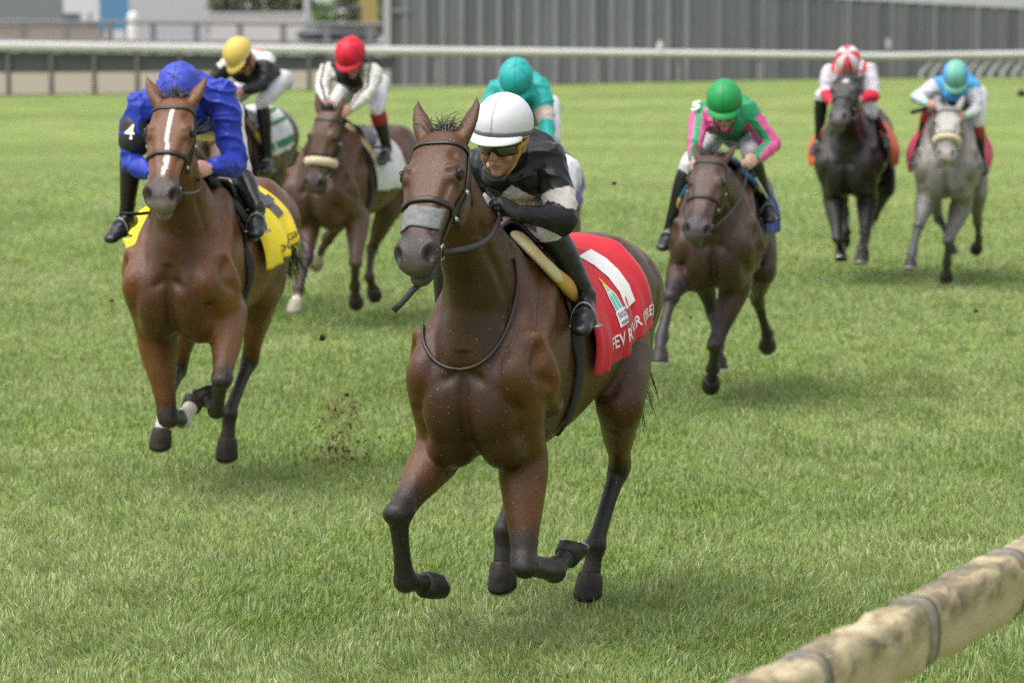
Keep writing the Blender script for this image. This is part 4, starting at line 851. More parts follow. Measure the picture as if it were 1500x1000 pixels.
def make_jockey(h, j):
    Z = h.Z; plx = h.plx; px = lambda k: j['px'].get(k)
    pe = empty('person', h.loc + h.rot @ Z(-0.25, 0, 1.62) * h.size, h.emp.rotation_euler[2]); pe.scale = (h.size,)*3; thing(pe, j['label'], 'person', 'riders on the racehorses')
    off = Z(-0.25, 0, 1.62); lx = {'head': 0.20, 'sh': 0.0, 'ha': 0.34, 'hip': -0.42, 'an': -0.16}; lx.update(j.get('lx', {}))
    hc = plx(*j['head'], lx['head']); J = {}
    for s_, k in ((-1, 'R'), (1, 'L')):
        J['sh'+k] = plx(*px('sh'+k), lx['sh']) if px('sh'+k) else None
        J['hip'+k] = Z(lx['hip'], s_*0.12, 1.60 + j.get('seat', 0.26))
        if px('hip'): J['hip'+k] = plx(*px('hip'), lx['hip']) + V(0, s_*0.115, 0)
    if J['shL'] is None and J['shR'] is None: J['shL'], J['shR'] = Z(0, 0.18, 2.0), Z(0, -0.18, 2.0)
    for a_, c_ in (('L', 'R'), ('R', 'L')):
        if J['sh'+a_] is None:
            o_ = J['sh'+c_]; cx = hc[1]*0.7; J['sh'+a_] = V(o_[0]-0.02, 2*cx - o_[1] if abs(2*cx-2*o_[1]) > 0.28 else o_[1] + (0.34 if a_ == 'L' else -0.34), o_[2])
    def solve(key, A, Bp, L1, L2, dflt, rng_):
        if px(key) is None: 
            mid = (A + Bp)/2; D_ = np.linalg.norm(Bp - A); hgt = math.sqrt(max(0.0, ((L1+L2)/2)**2 - (D_/2)**2)); dd = unit(dflt - (Bp-A)/D_*np.dot(dflt, (Bp-A)/D_)); return mid + dd*hgt
        best = None
        for x in np.linspace(rng_[0], rng_[1], 80):
            q = plx(*px(key), x); e = (np.linalg.norm(q-A)-L1)**2 + (np.linalg.norm(q-Bp)-L2)**2
            if best is None or e < best[0]: best = (e, q)
        return best[1]
    for s_, k in ((-1, 'R'), (1, 'L')):
        J['ha'+k] = plx(*px('ha'+k), lx['ha']) if px('ha'+k) else Z(0.30, s_*0.15, 1.66)
        if px('ha'+k):                            # a hand in view lies on the near side of the neck
            q, n_ = h.hit(h.O, h.D(*px('ha'+k)), 0.045)
            if q is not None and np.linalg.norm(q - h.O) < np.linalg.norm(J['ha'+k] - h.O) and np.linalg.norm(q - J['ha'+k]) < 0.45: J['ha'+k] = q
        J['el'+k] = solve('el'+k, J['sh'+k], J['ha'+k], 0.29, 0.25, V(-0.1, s_*0.6, -0.7), (-0.25, 0.35))
        if px('an'+k): J['an'+k] = plx(*px('an'+k), lx['an'])
        else: J['an'+k] = Z(-0.17, s_*0.33, 1.20 + j.get('foot', 0.0))
        J['kn'+k] = solve('kn'+k, J['hip'+k], J['an'+k], 0.43, 0.40, V(1, s_*0.25, 0.35), (-0.35, 0.25))
        if abs(J['kn'+k][1]) < 0.15: J['kn'+k][1] = s_*0.15
    hdir = {}
    for s_, k in ((-1, 'R'), (1, 'L')):
        hdir[k] = unit(unit(J['ha'+k] - J['el'+k])*0.6 + V(0.5, -s_*0.25, 0))
        if px('fi'+k):
            q, n_ = h.hit(h.O, h.D(*px('fi'+k)), 0.040)
            if q is None or np.linalg.norm(q - J['ha'+k]) > 0.3: q = plx(*px('fi'+k), J['ha'+k][0] + 0.06)
            hdir[k] = unit(q - J['ha'+k])
    J['hc'] = hc; sc_mid = (J['shL'] + J['shR'])/2; hp_mid = (J['hipL'] + J['hipR'])/2
    if globals().get('DEBUG'):
        print('JK', h.sp['key'], {k: [round(float(c), 2) for c in v] for k, v in J.items()})
        for k in 'LR': print('   arm', k, round(np.linalg.norm(J['sh'+k]-J['el'+k]), 2), round(np.linalg.norm(J['el'+k]-J['ha'+k]), 2), 'leg', round(np.linalg.norm(J['hip'+k]-J['kn'+k]), 2), round(np.linalg.norm(J['kn'+k]-J['an'+k]), 2), 'shw', round(np.linalg.norm(J['shL']-J['shR']), 2), 'torso', round(np.linalg.norm(sc_mid-hp_mid), 2))
    # head frame
    pt, yw, rl_ = (R(q) for q in j.get('face', (35, 0, 0))); fd = V(math.cos(pt)*math.cos(yw), math.cos(pt)*math.sin(yw), -math.sin(pt)); ls = unit(np.cross(V(0, 0, 1), fd)); ud = np.cross(fd, ls)
    ls, ud = ls*math.cos(rl_) + ud*math.sin(rl_), ud*math.cos(rl_) - ls*math.sin(rl_)
    hp = lambda u, s_, f: hc + ud*u + ls*s_ + fd*f
    vx = j.get('voxel', 0.009); local = lambda m: (setco(m, getco(m) - off), m)[1]
    nk = hp(-0.13, 0, -0.03); back = (sc_mid*0.5 + hp_mid*0.5) + V(0, 0, 0.065)
    # --- body (skin), one continuous figure
    B = MB(); us = [0.11, 0.08, 0.03, -0.03, -0.07, -0.10, -0.13, -0.155, -0.18, -0.197]; ws = [0.03, 0.058, 0.074, 0.076, 0.073, 0.069, 0.063, 0.054, 0.040, 0.020]; fs = [0.03, 0.07, 0.092, 0.096, 0.088, 0.086, 0.086, 0.085, 0.084, 0.066]; bs = [0.03, 0.08, 0.105, 0.105, 0.095, 0.08, 0.06, 0.03, 0.0, -0.03]
    rr = []
    for u in np.linspace(0.11, -0.197, 22):
        w_, f_, b_ = crs(us, ws, u), crs(us, fs, u), crs(us, bs, u)
        rr.append([hp(u, w_*math.sin(q)*(1.0 if math.cos(q) < 0.3 else 0.93), (f_ if math.cos(q) > 0 else b_)*math.cos(q)) for q in np.linspace(0, 2*np.pi, 24, endpoint=False)])
    B.rings(rr)
    B.tube([hp(-0.070, 0, 0.083), hp(-0.095, 0, 0.097), hp(-0.116, 0, 0.106)], [(0.011, 0.014), (0.012, 0.015), (0.017, 0.013)], side=ls)
    B.ball(hp(-0.148, 0, 0.082), (0.026, 0.013, 0.010), (ls, fd, ud)); B.ball(hp(-0.156, 0, 0.081), (0.022, 0.013, 0.008), (ls, fd, ud)); B.ball(hp(-0.182, 0, 0.074), (0.022, 0.018, 0.016), (ls, fd, ud))
    for s_ in (-1, 1):
        B.ball(hp(-0.115, s_*0.038, 0.066), (0.026, 0.020, 0.022), (ls, fd, ud)); B.ball(hp(-0.062, s_*0.034, 0.080), (0.030, 0.014, 0.010), (ls, fd, ud)); B.ball(hp(-0.085, s_*0.078, -0.012), (0.010, 0.020, 0.032), (ls, fd, ud))
    B.tube([hp(-0.09, 0, -0.02), nk, sc_mid + V(0, 0, 0.02)], [(0.052, 0.055), (0.054, 0.056), (0.07, 0.06)], side=ls)
    B.tube([sc_mid, back, hp_mid], [(0.13, 0.075), (0.11, 0.075), (0.12, 0.085)], side=(0, 1, 0))
    for s_, k in ((-1, 'R'), (1, 'L')):
        W = J['ha'+k]; fa = unit(W - J['el'+k]); L_ = lambda p, q, t: p + (q-p)*t
        B.tube([sc_mid, J['sh'+k], L_(J['sh'+k], J['el'+k], .5), J['el'+k], L_(J['el'+k], W, .35), W], [0.05, 0.046, 0.040, 0.035, 0.034, 0.023])
        B.tube([hp_mid, J['hip'+k], J['kn'+k], L_(J['kn'+k], J['an'+k], .35), J['an'+k]], [0.08, 0.075, 0.045, 0.045, 0.03])
        if not j.get('gloves'): hand(B, W, hdir[k], V(0, -s_*0.8, -0.6), V(0, -s_*0.45, 0.9))
    m = remesh(B, min(vx, 0.0065) if not j.get('far') else 0.008, 2, 0.45); P = getco(m); Q = P - hc; U, S_, F_ = Q@ud, Q@ls, Q@fd
    C = np.tile(np.array(j.get('skin', (0.42, 0.22, 0.15))), (len(P), 1))
    def bl(w_, c): nonlocal C; w_ = np.clip(w_, 0, 1)[:, None]; C = C*(1-w_) + np.array(c)*w_
    bl(0.55*np.exp(-((U+0.152)/0.010)**2 - (S_/0.024)**2)*(F_ > 0.05), (0.30, 0.10, 0.085)); bl(0.9*np.exp(-((U+0.152)/0.0028)**2 - (S_/0.023)**2)*(F_ > 0.05), (0.08, 0.03, 0.025))
    bl(0.35*np.exp(-((U+0.115)/0.02)**2 - (S_/0.02)**2)*(F_ > 0.05), (0.45, 0.19, 0.13)); bl(0.25*np.exp(-((U+0.17)/0.03)**2)*(F_ > 0.0), (0.25, 0.15, 0.12))
    P = P - getno(m)*(0.004*np.exp(-((U+0.152)/0.003)**2 - (S_/0.024)**2)*(F_ > 0.05))[:, None]; setco(m, P)
    setcol(m, C); link('body', local(m), M_SKIN, pe)
    # --- hair at the nape and temples
    # --- silks
    B = MB(); k1 = j.get('loose', 1.0)
    B.tube([nk*0.25 + sc_mid*0.75 + V(0.02, 0, 0.01), sc_mid - V(0.02, 0, 0.0), sc_mid*0.55 + back*0.45 + V(0, 0, 0.02), back*0.6 + hp_mid*0.4 + V(0, 0, 0.0), hp_mid + V(0.03, 0, 0.02)], [(0.085, 0.072), (0.172*k1, 0.112*k1), (0.168*k1, 0.122*k1), (0.15*k1, 0.115*k1), (0.145*k1, 0.10*k1)], side=(0, 1, 0), n=22)
    B.tube([nk*0.8 + sc_mid*0.2, nk*0.3 + sc_mid*0.7], [0.066, 0.085]); B.tube([J['shL']*0.9 + sc_mid*0.1, sc_mid + V(0.01, 0, -0.01), J['shR']*0.9 + sc_mid*0.1], [0.085, 0.105, 0.085], side=(1, 0, 0)); B.tube([sc_mid - V(0, 0, 0.05), back*0.5 + hp_mid*0.5 - V(0, 0, 0.05)], [(0.15, 0.10), (0.12, 0.09)], side=(0, 1, 0))
    for s_, k in ((-1, 'R'), (1, 'L')):
        W = J['ha'+k]; sh, el = J['sh'+k], J['el'+k]; fr = j.get('forearm', 1.0)
        B.tube([sc_mid*0.6+sh*0.4, sh, L_(sh, el, .3), L_(sh, el, .7), el], [0.085, 0.082*k1, 0.077*k1, 0.066*k1, 0.056*k1])
        B.tube([el, L_(el, W, .3), L_(el, W, .7), L_(el, W, .97)], [0.054*k1, 0.053*k1*fr, 0.043*k1*fr, 0.033*fr])
    m = remesh(B, vx, 3, 0.5); P = getco(m); No = getno(m)
    rdg = lambda sc_, sd_: (1 - np.abs(vnoise(P*sc_ + 0.8*vnoise(P*6, sd_+5)[:, None], sd_)))**4; wr = 0.009*vnoise(P*(7, 7, 7), 71) + 0.010*rdg((7, 10, 12), 72) + 0.006*rdg((17, 14, 16), 74) - 0.005; P = P + No*(wr*j.get('wrinkle', 1.0))[:, None]; setco(m, P)
    info = {}
    for s_, k in ((-1, 'R'), (1, 'L')):
        t1, d1 = seg_td(P, J['sh'+k], J['el'+k]); t2, d2 = seg_td(P, J['el'+k], J['ha'+k]); u = np.where(d1 < d2, np.clip(t1, 0, 1), 1 + np.clip(t2, 0, 1)); info['u'+k] = u; info['d'+k] = np.minimum(d1, d2)
        ax = np.where((d1 < d2)[:, None], J['sh'+k] + np.clip(t1, 0, 1)[:, None]*(J['el'+k]-J['sh'+k]), J['el'+k] + np.clip(t2, 0, 1)[:, None]*(J['ha'+k]-J['el'+k])); info['o'+k] = P - ax
    tt, td_ = seg_td(P, hp_mid, sc_mid); info['tt'], info['td'] = tt, td_; info['arm'] = np.maximum((info['dL'] < 0.095)*(info['uL'] > 0.12), (info['dR'] < 0.095)*(info['uR'] > 0.12)); info['P'], info['N'] = P, No
    info['u'] = np.where(info['dL'] < info['dR'], info['uL'], info['uR']); info['o'] = np.where((info['dL'] < info['dR'])[:, None], info['oL'], info['oR'])
    info['J'] = J; info['mid'] = sc_mid; C = np.tile(np.array(j['silk'], float), (len(P), 1))
    for fn, c in j.get('paint', ()): w_ = np.clip(fn(info), 0, 1)[:, None]; C = C*(1-w_) + np.array(c)*w_
    setcol(m, C); sm_ = mat('silks_' + h.sp['key'], attr='Col', rough=j.get('silk_rough', 0.45), bump=[((11, 11, 11), 0.35, 0.012, 2), (300, 0.12, 0.002, 2)], spec=0.3); link('silks', local(m), sm_, pe)
    # --- breeches
    B = MB(); B.tube([back*0.45 + hp_mid*0.55, hp_mid, hp_mid - V(0.07, 0, 0.03)], [(0.12, 0.095), (0.145, 0.12), (0.13, 0.11)], side=(0, 1, 0))
    for s_, k in ((-1, 'R'), (1, 'L')):
        a_, c_ = J['hip'+k], J['kn'+k]; B.tube([a_ - V(0.04, 0, 0), a_, L_(a_, c_, .5), L_(a_, c_, .95), c_], [0.094, 0.090, 0.078, 0.062, 0.058]); B.tube([c_, L_(c_, J['an'+k], .22)], [0.058, 0.054])
    m = remesh(B, vx, 3, 0.5); P = getco(m); setco(m, P + getno(m)*(0.005*vnoise(P*(20, 20, 26), 75))[:, None]); link('breeches', local(m), M_BREECH, pe)
    # --- boots, gloves
    for s_, k in ((-1, 'R'), (1, 'L')):
        a_, c_ = J['kn'+k], J['an'+k]; sh = unit(c_ - a_); td = unit(V(0.95, s_*0.22, -0.25)) if not j.get('toe') else unit(j['toe'])
        B = MB(); B.tube([L_(a_, c_, .13), L_(a_, c_, .35), L_(a_, c_, .7), c_], [0.060, 0.060, 0.047, 0.041]); heel = c_ - td*0.05 + V(0, 0, -0.055); B.tube([c_, c_ + V(0, 0, -0.03)], [0.043, 0.045])
        B.tube([heel, c_ + td*0.03 + V(0, 0, -0.045), c_ + td*0.10 + V(0, 0, -0.065), c_ + td*0.165 + V(0, 0, -0.078)], [(0.038, 0.036), (0.044, 0.044), (0.051, 0.034), (0.042, 0.025)], side=(0, 1, 0))
        m = remesh(B, min(vx, 0.009), 3, 0.5); P = getco(m); t_, _ = seg_td(P, a_, c_); setco(m, P + getno(m)*(0.004*vnoise(P*(18, 18, 45), 77)*sstep(0.6, 1.0, t_))[:, None]); bo = link('boot', local(m), M_BOOT, pe)
        if j.get('boot_top'):
            b = MB(); b.tube([L_(a_, c_, .14), L_(a_, c_, .30)], [0.064, 0.064]); link('boot_top', local(b.mesh('boot_top')), mat('boot_top_' + h.sp['key'], j['boot_top'], 0.5), bo)
        W = J['ha'+k]; fa = unit(W - J['el'+k])
        if j.get('gloves'):
            B = MB(); hand(B, W, hdir[k], V(0, -s_*0.8, -0.6), V(0, -s_*0.45, 0.9), 1.12); B.tube([W - fa*0.045, W], [0.033, 0.031]); link('glove', local(remesh(B, 0.0042, 2, 0.4)), mat('glove_' + h.sp['key'], j['gloves'], 0.5, bump=[(50, 0.4, 0.004, 3)]), pe)
        # stirrup and leather belong to the saddle
        tr = c_ + td*0.085 + V(0, 0, -0.092); lat_ = unit(np.cross(td, V(0, 0, 1)))
        b = MB(); arc = [tr + lat_*0.052*math.cos(q) + V(0, 0, 0.090*max(0, math.sin(q))) for q in np.linspace(0, np.pi, 13)]; b.tube(arc, [0.0048]*13, side=td, n=8); b.tube([tr - lat_*0.055, tr + lat_*0.055], [(0.022, 0.006), (0.022, 0.006)], side=td, n=8); link('stirrup', b, M_IRON, h.saddle)
        top, n_ = surf(h, -0.16, s_*0.75, 0.03)
        if top is not None: b = MB(); b.ribbon([top, (top + tr)/2 + V(0, s_*0.01, 0.05), tr + V(0, 0, 0.112)], V(0, s_, 0.1), 0.02, 0.003); link('stirrup_leather', b, M_BLACKL, h.saddle)
        # reins
        bit = getattr(h, 'bit'+k); gr = W + hdir[k]*0.075 + V(0, -s_*0.02, -0.02)
        b = MB(); pts = [bit*(1-t) + gr*t + V(0, s_*0.05*math.sin(math.pi*t), -0.035*math.sin(math.pi*t)) for t in np.linspace(0, 1, 10)]; b.ribbon(pts, V(0, s_, 0.3), j.get('rein_w', 0.022), 0.004); link('rein', b, j.get('rein_mat') or M_LEATHER, h.bridle)
        h.__dict__['grip'+k] = gr
    # --- helmet
    hz = j['helmet']; n_, mth = 40, 18; vs = []
    def dome(th_, ph_, g=1.0): return hp(0.120*g*math.cos(ph_) if ph_ < np.pi/2 else 0.10*g*math.cos(ph_), 0.113*g*math.sin(ph_)*math.sin(th_), 0.135*g*math.sin(ph_)*math.cos(th_))
    rr = []
    for i in range(mth):
        ring = []
        for q in np.linspace(0, 2*np.pi, n_, endpoint=False):
            pmax = np.pi/2 + 0.42 + 0.10*(1 - math.cos(q))/2; ring.append(dome(q, 0.02 + (pmax-0.02)*i/(mth-1)))
        rr.append(ring)
    for q_g in (0.94, 0.90): rr.append([dome(q, np.pi/2 + 0.42 + 0.10*(1-math.cos(q))/2, q_g) for q in np.linspace(0, 2*np.pi, n_, endpoint=False)])
    b = MB(); b.rings(rr); m = b.mesh('helmet'); P = getco(m); Q = P - hc; U, S_, F_ = Q@ud, Q@ls, Q@fd
    rad = unit_rows(Q); P = P + rad*(hz.get('folds', 0.0015)*(vnoise(P*26, 81) + 0.6*np.abs(vnoise(P*(50, 50, 50), 82))))[:, None]; setco(m, P)
    C = np.tile(np.array(hz['col'], float), (len(P), 1)); an = np.arctan2(S_, F_)
    if hz.get('quarters'): C[(np.floor((an + 0.35)/(np.pi/4)).astype(int) % 2) == 0] = hz['quarters']
    if hz.get('sides'): C[np.abs(S_) > 0.072] = hz['sides']
    setcol(m, C); hm_ = mat('helmet_' + h.sp['key'], attr='Col', rough=hz.get('rough', 0.5), spec=0.4, bump=[(140, 0.18, 0.002, 2), (22, 0.35, 0.006, 3)] if hz.get('folds', 0) > 0.003 else [(260, 0.25, 0.0015, 2)])
    he = link('helmet', local(m), hm_, pe)
    b = MB(); rr = []
    for q in np.linspace(-1.15, 1.15, 19):
        p0 = dome(q, np.pi/2 + 0.30, 0.99); k = math.cos(q/1.15*np.pi/2)**0.6; o_ = fd*math.cos(q) + ls*math.sin(q)*0.85; p1 = p0 + o_*(0.045*k + 0.004) - ud*(0.019*k + 0.006); md = (p0+p1)/2 + ud*0.006*k
        rr.append([p0 + ud*0.004, md + ud*0.004, p1 + ud*0.002, p1 - ud*0.003, md - ud*0.003, p0 - ud*0.006])
    b.rings(rr); m = local(b.mesh('visor')); setcol(m, np.tile(np.array(hz.get('visor', hz['col']), float), (len(m.vertices), 1))); link('visor', m, hm_, he)
    for q in ((0.0,) if hz.get('folds', 0) < 0.002 else (0.0, 1.05, -1.05)):   # fabric seams over the crown
        b = MB(); ph_ = np.linspace(-1.75, 1.75, 31); pts = [dome(q if p_ >= 0 else q + math.pi, abs(p_), 1.004) for p_ in ph_]; b.ribbon(pts, [unit(p_ - hc) for p_ in pts], 0.006, 0.0016); m = local(b.mesh('seam')); setcol(m, np.tile(np.array(hz['col'], float)*0.8, (len(m.vertices), 1))); link('seam', m, hm_, he)
    if hz.get('band'):
        b = MB(); q_ = np.linspace(0, 2*np.pi, 41); pts = [dome(q, np.pi/2 + 0.20 + 0.10*(1 - math.cos(q))/2, 1.012) for q in q_]; nr = [fd*math.cos(q) + ls*math.sin(q) for q in q_]; b.ribbon(pts, nr, 0.020, 0.003); link('helmet_band', local(b.mesh('helmet_band')), mat('band_' + h.sp['key'], hz['band'], 0.6), he)
    # --- goggles and strap
    b = MB(); rr = []
    for q in np.linspace(-1.12, 1.12, 21):
        nz = 0.010*math.exp(-(q/0.16)**2); e = fd*math.cos(q)*0.107 + ls*math.sin(q)*0.086; k = 1 - 0.35*(abs(q)/1.12)**3
        rr.append([hc + e + ud*(-0.086 + 0.024*k), hc + e*1.05 + ud*(-0.086 + 0.010*k), hc + e*1.05 + ud*(-0.086 - 0.010*k + nz), hc + e*1.0 + ud*(-0.086 - 0.024*k + nz), hc + e*0.90 + ud*(-0.086 - 0.020*k + nz), hc + e*0.90 + ud*(-0.086 + 0.020*k)])
    b.rings(rr); go = link('goggles', local(b.mesh('goggles')), M_LENS, pe)
    for s_ in (-1, 1):
        b = MB(); pts = [hc + fd*math.cos(q)*0.105 + ls*s_*math.sin(q)*0.094 - ud*(0.080 - 0.03*(q-1.05)) for q in np.linspace(1.0, 2.6, 10)]; nr = [ls*s_*math.sin(q) + fd*math.cos(q) for q in np.linspace(1.0, 2.6, 10)]; b.ribbon(pts, nr, 0.024, 0.003); link('goggle_strap', local(b.mesh('goggle_strap')), mat('gstrap_' + h.sp['key'], j.get('gstrap', (0.02, 0.02, 0.02)), 0.7), go)
        b = MB(); pts = [hp(-0.055, s_*0.088, 0.03), hp(-0.11, s_*0.080, 0.035), hp(-0.155, s_*0.062, 0.045), hp(-0.198, s_*0.030, 0.055)]; b.ribbon(pts, ls*s_, 0.016, 0.003); link('chin_strap', local(b.mesh('chin_strap')), mat('cstrap_' + h.sp['key'], j.get('cstrap', (0.02, 0.02, 0.02)), 0.6), he)
    h.J = J; h.pe = pe; return pe
def unit_rows(A): return A/(np.linalg.norm(A, axis=1)[:, None] + 1e-9)

def whip(h, p0, p1, label, grip=0.14, col=(0.012, 0.012, 0.013)):     # riding crop between two local points
    e = empty('riding_crop', h.loc + h.rot @ p0 * h.size, h.emp.rotation_euler[2]); e.scale = (h.size,)*3; thing(e, label, 'riding crop')
    d = p1 - p0; u = unit(d); L = np.linalg.norm(d)
    b = MB(); b.tube([V(0, 0, 0), u*grip], [0.011, 0.010], n=10); link('grip', b, M_BLKP, e)
    b = MB(); b.tube([u*grip, u*(L-0.16)], [0.007, 0.005], n=8); link('shaft', b, mat('crop_shaft', col, 0.4), e)
    b = MB(); b.ribbon([u*(L-0.17), u*(L-0.08), u*L], V(0, 1, 0.1), 0.038, 0.005); link('flap', b, M_BLACKL, e)

# ================================================================== THE FIELD
AR = lambda i: i['arm'] > 0
def armband(u0, u1): return lambda i: AR(i)*(i['u'] > u0)*(i['u'] < u1)
def torso(i): return 1 - AR(i)
def at_world(px, Y): return ((px - 750)/FPX*Y, Y)
FIELD = []
# ---- 1: the leader
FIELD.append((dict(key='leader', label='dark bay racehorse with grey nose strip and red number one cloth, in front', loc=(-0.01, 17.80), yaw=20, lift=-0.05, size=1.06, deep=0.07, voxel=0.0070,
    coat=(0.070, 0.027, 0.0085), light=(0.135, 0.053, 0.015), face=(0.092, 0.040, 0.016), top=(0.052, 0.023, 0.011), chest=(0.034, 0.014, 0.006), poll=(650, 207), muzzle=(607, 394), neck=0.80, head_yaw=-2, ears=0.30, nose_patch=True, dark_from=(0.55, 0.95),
    legs={'FR': dict(E=(650, 650, 0.20), K=(584, 752, -1), F=(594, 850, 1), H=(640, 858, 1)),
          'FL': dict(E=(766, 668, 0.18), K=(768, 826, -1), F=(812, 836, 1), H=(842, 800, 1)),
          'HL': dict(S=(912, 588, -0.64), K=(908, 682, 1), F=(873, 798, -1), H=(860, 870, -1)),
          'HR': dict(sx=-0.58, K=(760, 700, 1), F=(738, 778, -1), H=(735, 862, -1))},
    tail=(-0.35, 0.05, -0.9), pad_px=((757, 357), (836, 436)), cloth=dict(col=(0.55, 0.006, 0.020), x=(-0.17, -0.82), phi=2.05, rise=0.24, flare=0.02,
      marks=[('number', '1', (0.52, 0.60, 0.76, 0.86), (0.78, 0.77, 0.76)),
             ('shape', [[(0, 0), (1, 0), (1, 1), (0, 1)]], (0.33, 0.845, 0.50, 0.895), (0.79, 0.77, 0.76)),
             ('shape', [[(0.1, 0), (0.9, 0), (0.9, 0.5), (0.7, 0.8), (0.62, 1), (0.38, 1), (0.3, 0.8), (0.1, 0.5)]], (0.345, 0.74, 0.455, 0.848), (0.77, 0.78, 0.76)),
             ('shape', [[(0, 0), (0.42, 0), (0.42, 0.6), (0.30, 0.9), (0, 0.6)], [(0.58, 0), (1, 0), (1, 0.6), (0.70, 0.9), (0.58, 0.6)], [(0.1, 0.94), (0.9, 0.94), (0.6, 1.0), (0.4, 1.0)]], (0.36, 0.765, 0.44, 0.840, 0.008), (0.10, 0.52, 0.42)),
             ('shape', [[(0.1, 0), (0.9, 0), (0.6, 1), (0.4, 1)]], (0.385, 0.715, 0.42, 0.765, 0.008), (0.75, 0.55, 0.06)),
             ('text', 'TAYLOR', (0.345, 0.850, 0.49, 0.870), (0.05, 0.05, 0.08)), ('text', 'stakes', (0.36, 0.875, 0.475, 0.890), (0.06, 0.05, 0.08)),
             ('text', 'FEV ROVER (IRE)', (0.20, 0.910, 0.99, 0.962), (0.77, 0.76, 0.75))]), pad=(0.05, -0.12), pad_phi=1.30),
  dict(label='jockey in white helmet and black silks crouched low behind a raised horse head', head=(738, 181), face=(9, -2, -4), voxel=0.0065,
    px=dict(shL=(806, 238), elL=(826, 322), haL=(758, 313), fiL=(716, 302), shR=(700, 246), knL=(806, 338), anL=(858, 432), hip=(776, 258)), lx=dict(head=0.27, sh=0.05, ha=0.30, an=-0.13),
    silk=(0.012, 0.013, 0.015), silk_rough=0.36, forearm=0.93, paint=[(armband(0.55, 0.90), (0.62, 0.57, 0.54)), (lambda i: torso(i)*(i['N'][:, 0] > 0.1)*(np.abs(i['P'][:, 1] - i['mid'][1] - 0.04) < (i['mid'][2] - 0.07 - i['P'][:, 2])*1.3)*(i['P'][:, 2] < i['mid'][2] - 0.07), (0.62, 0.60, 0.60))],
    gloves=(0.010, 0.011, 0.012), helmet=dict(col=(0.62, 0.61, 0.65), visor=(0.66, 0.66, 0.68), band=(0.10, 0.10, 0.11)), cstrap=(0.50, 0.30, 0.03), gstrap=(0.40, 0.26, 0.03), rein_w=0.026)))
# ---- 4: the blue rider's bay
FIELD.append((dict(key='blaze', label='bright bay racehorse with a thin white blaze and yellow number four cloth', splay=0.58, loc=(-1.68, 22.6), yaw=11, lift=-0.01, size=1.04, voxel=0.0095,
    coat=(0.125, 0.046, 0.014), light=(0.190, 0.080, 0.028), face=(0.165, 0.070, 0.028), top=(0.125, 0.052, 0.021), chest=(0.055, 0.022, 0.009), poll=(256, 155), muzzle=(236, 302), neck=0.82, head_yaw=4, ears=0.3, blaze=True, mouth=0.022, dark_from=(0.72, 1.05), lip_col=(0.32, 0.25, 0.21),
    legs={'FR': dict(E=(228, 482, 0.16), K=(246, 610, -1), F=(268, 614, 1), H=(288, 582, 1)), 'FL': dict(E=(336, 455, 0.18), K=(325, 556, -1), F=(317, 600, 1), H=(298, 572, 1)),
          'HL': dict(S=(382, 430, -0.62), K=(367, 525, 1), F=(336, 606, -1), H=(331, 676, -1)), 'HR': dict(sx=-0.6, K=(262, 540, 1), F=(242, 595, -1), H=(234, 652, -1))},
    socks={'HR': 1.8, 'FR': 1.85}, tail=(-0.8, 0.1, -0.4), cloth=dict(col=(0.80, 0.62, 0.010), x=(-0.20, -0.76), phi=1.80, rise=0.22, flare=0.045, flareR=0.24,
      marks=[('number', '4', (0.40, 0.57, 0.92, 0.84), (0.10, 0.10, 0.11)), ('text', 'MOONLIGHT', (0.25, 0.94, 0.98, 0.972), (0.08, 0.07, 0.03))]), pad_col=((0.012, 0.012, 0.013), (0.06, 0.20, 0.42))),
  dict(label='jockey in plain royal blue silks and blue cap, head bowed behind the horse', head=(262, 129), face=(58, 0, 0), voxel=0.0070, px=dict(shL=(326, 140), elL=(345, 240), haL=(308, 247), shR=(206, 156), elR=(193, 240), knL=(344, 256), anL=(376, 304), anR=(186, 312), hip=(298, 168)), lx=dict(head=0.25, sh=0.06),
    silk=(0.020, 0.040, 0.36), silk_rough=0.42, loose=1.08, wrinkle=1.5, helmet=dict(col=(0.035, 0.055, 0.40), folds=0.008), skin=(0.46, 0.25, 0.19), armlet=('R', '4'))))
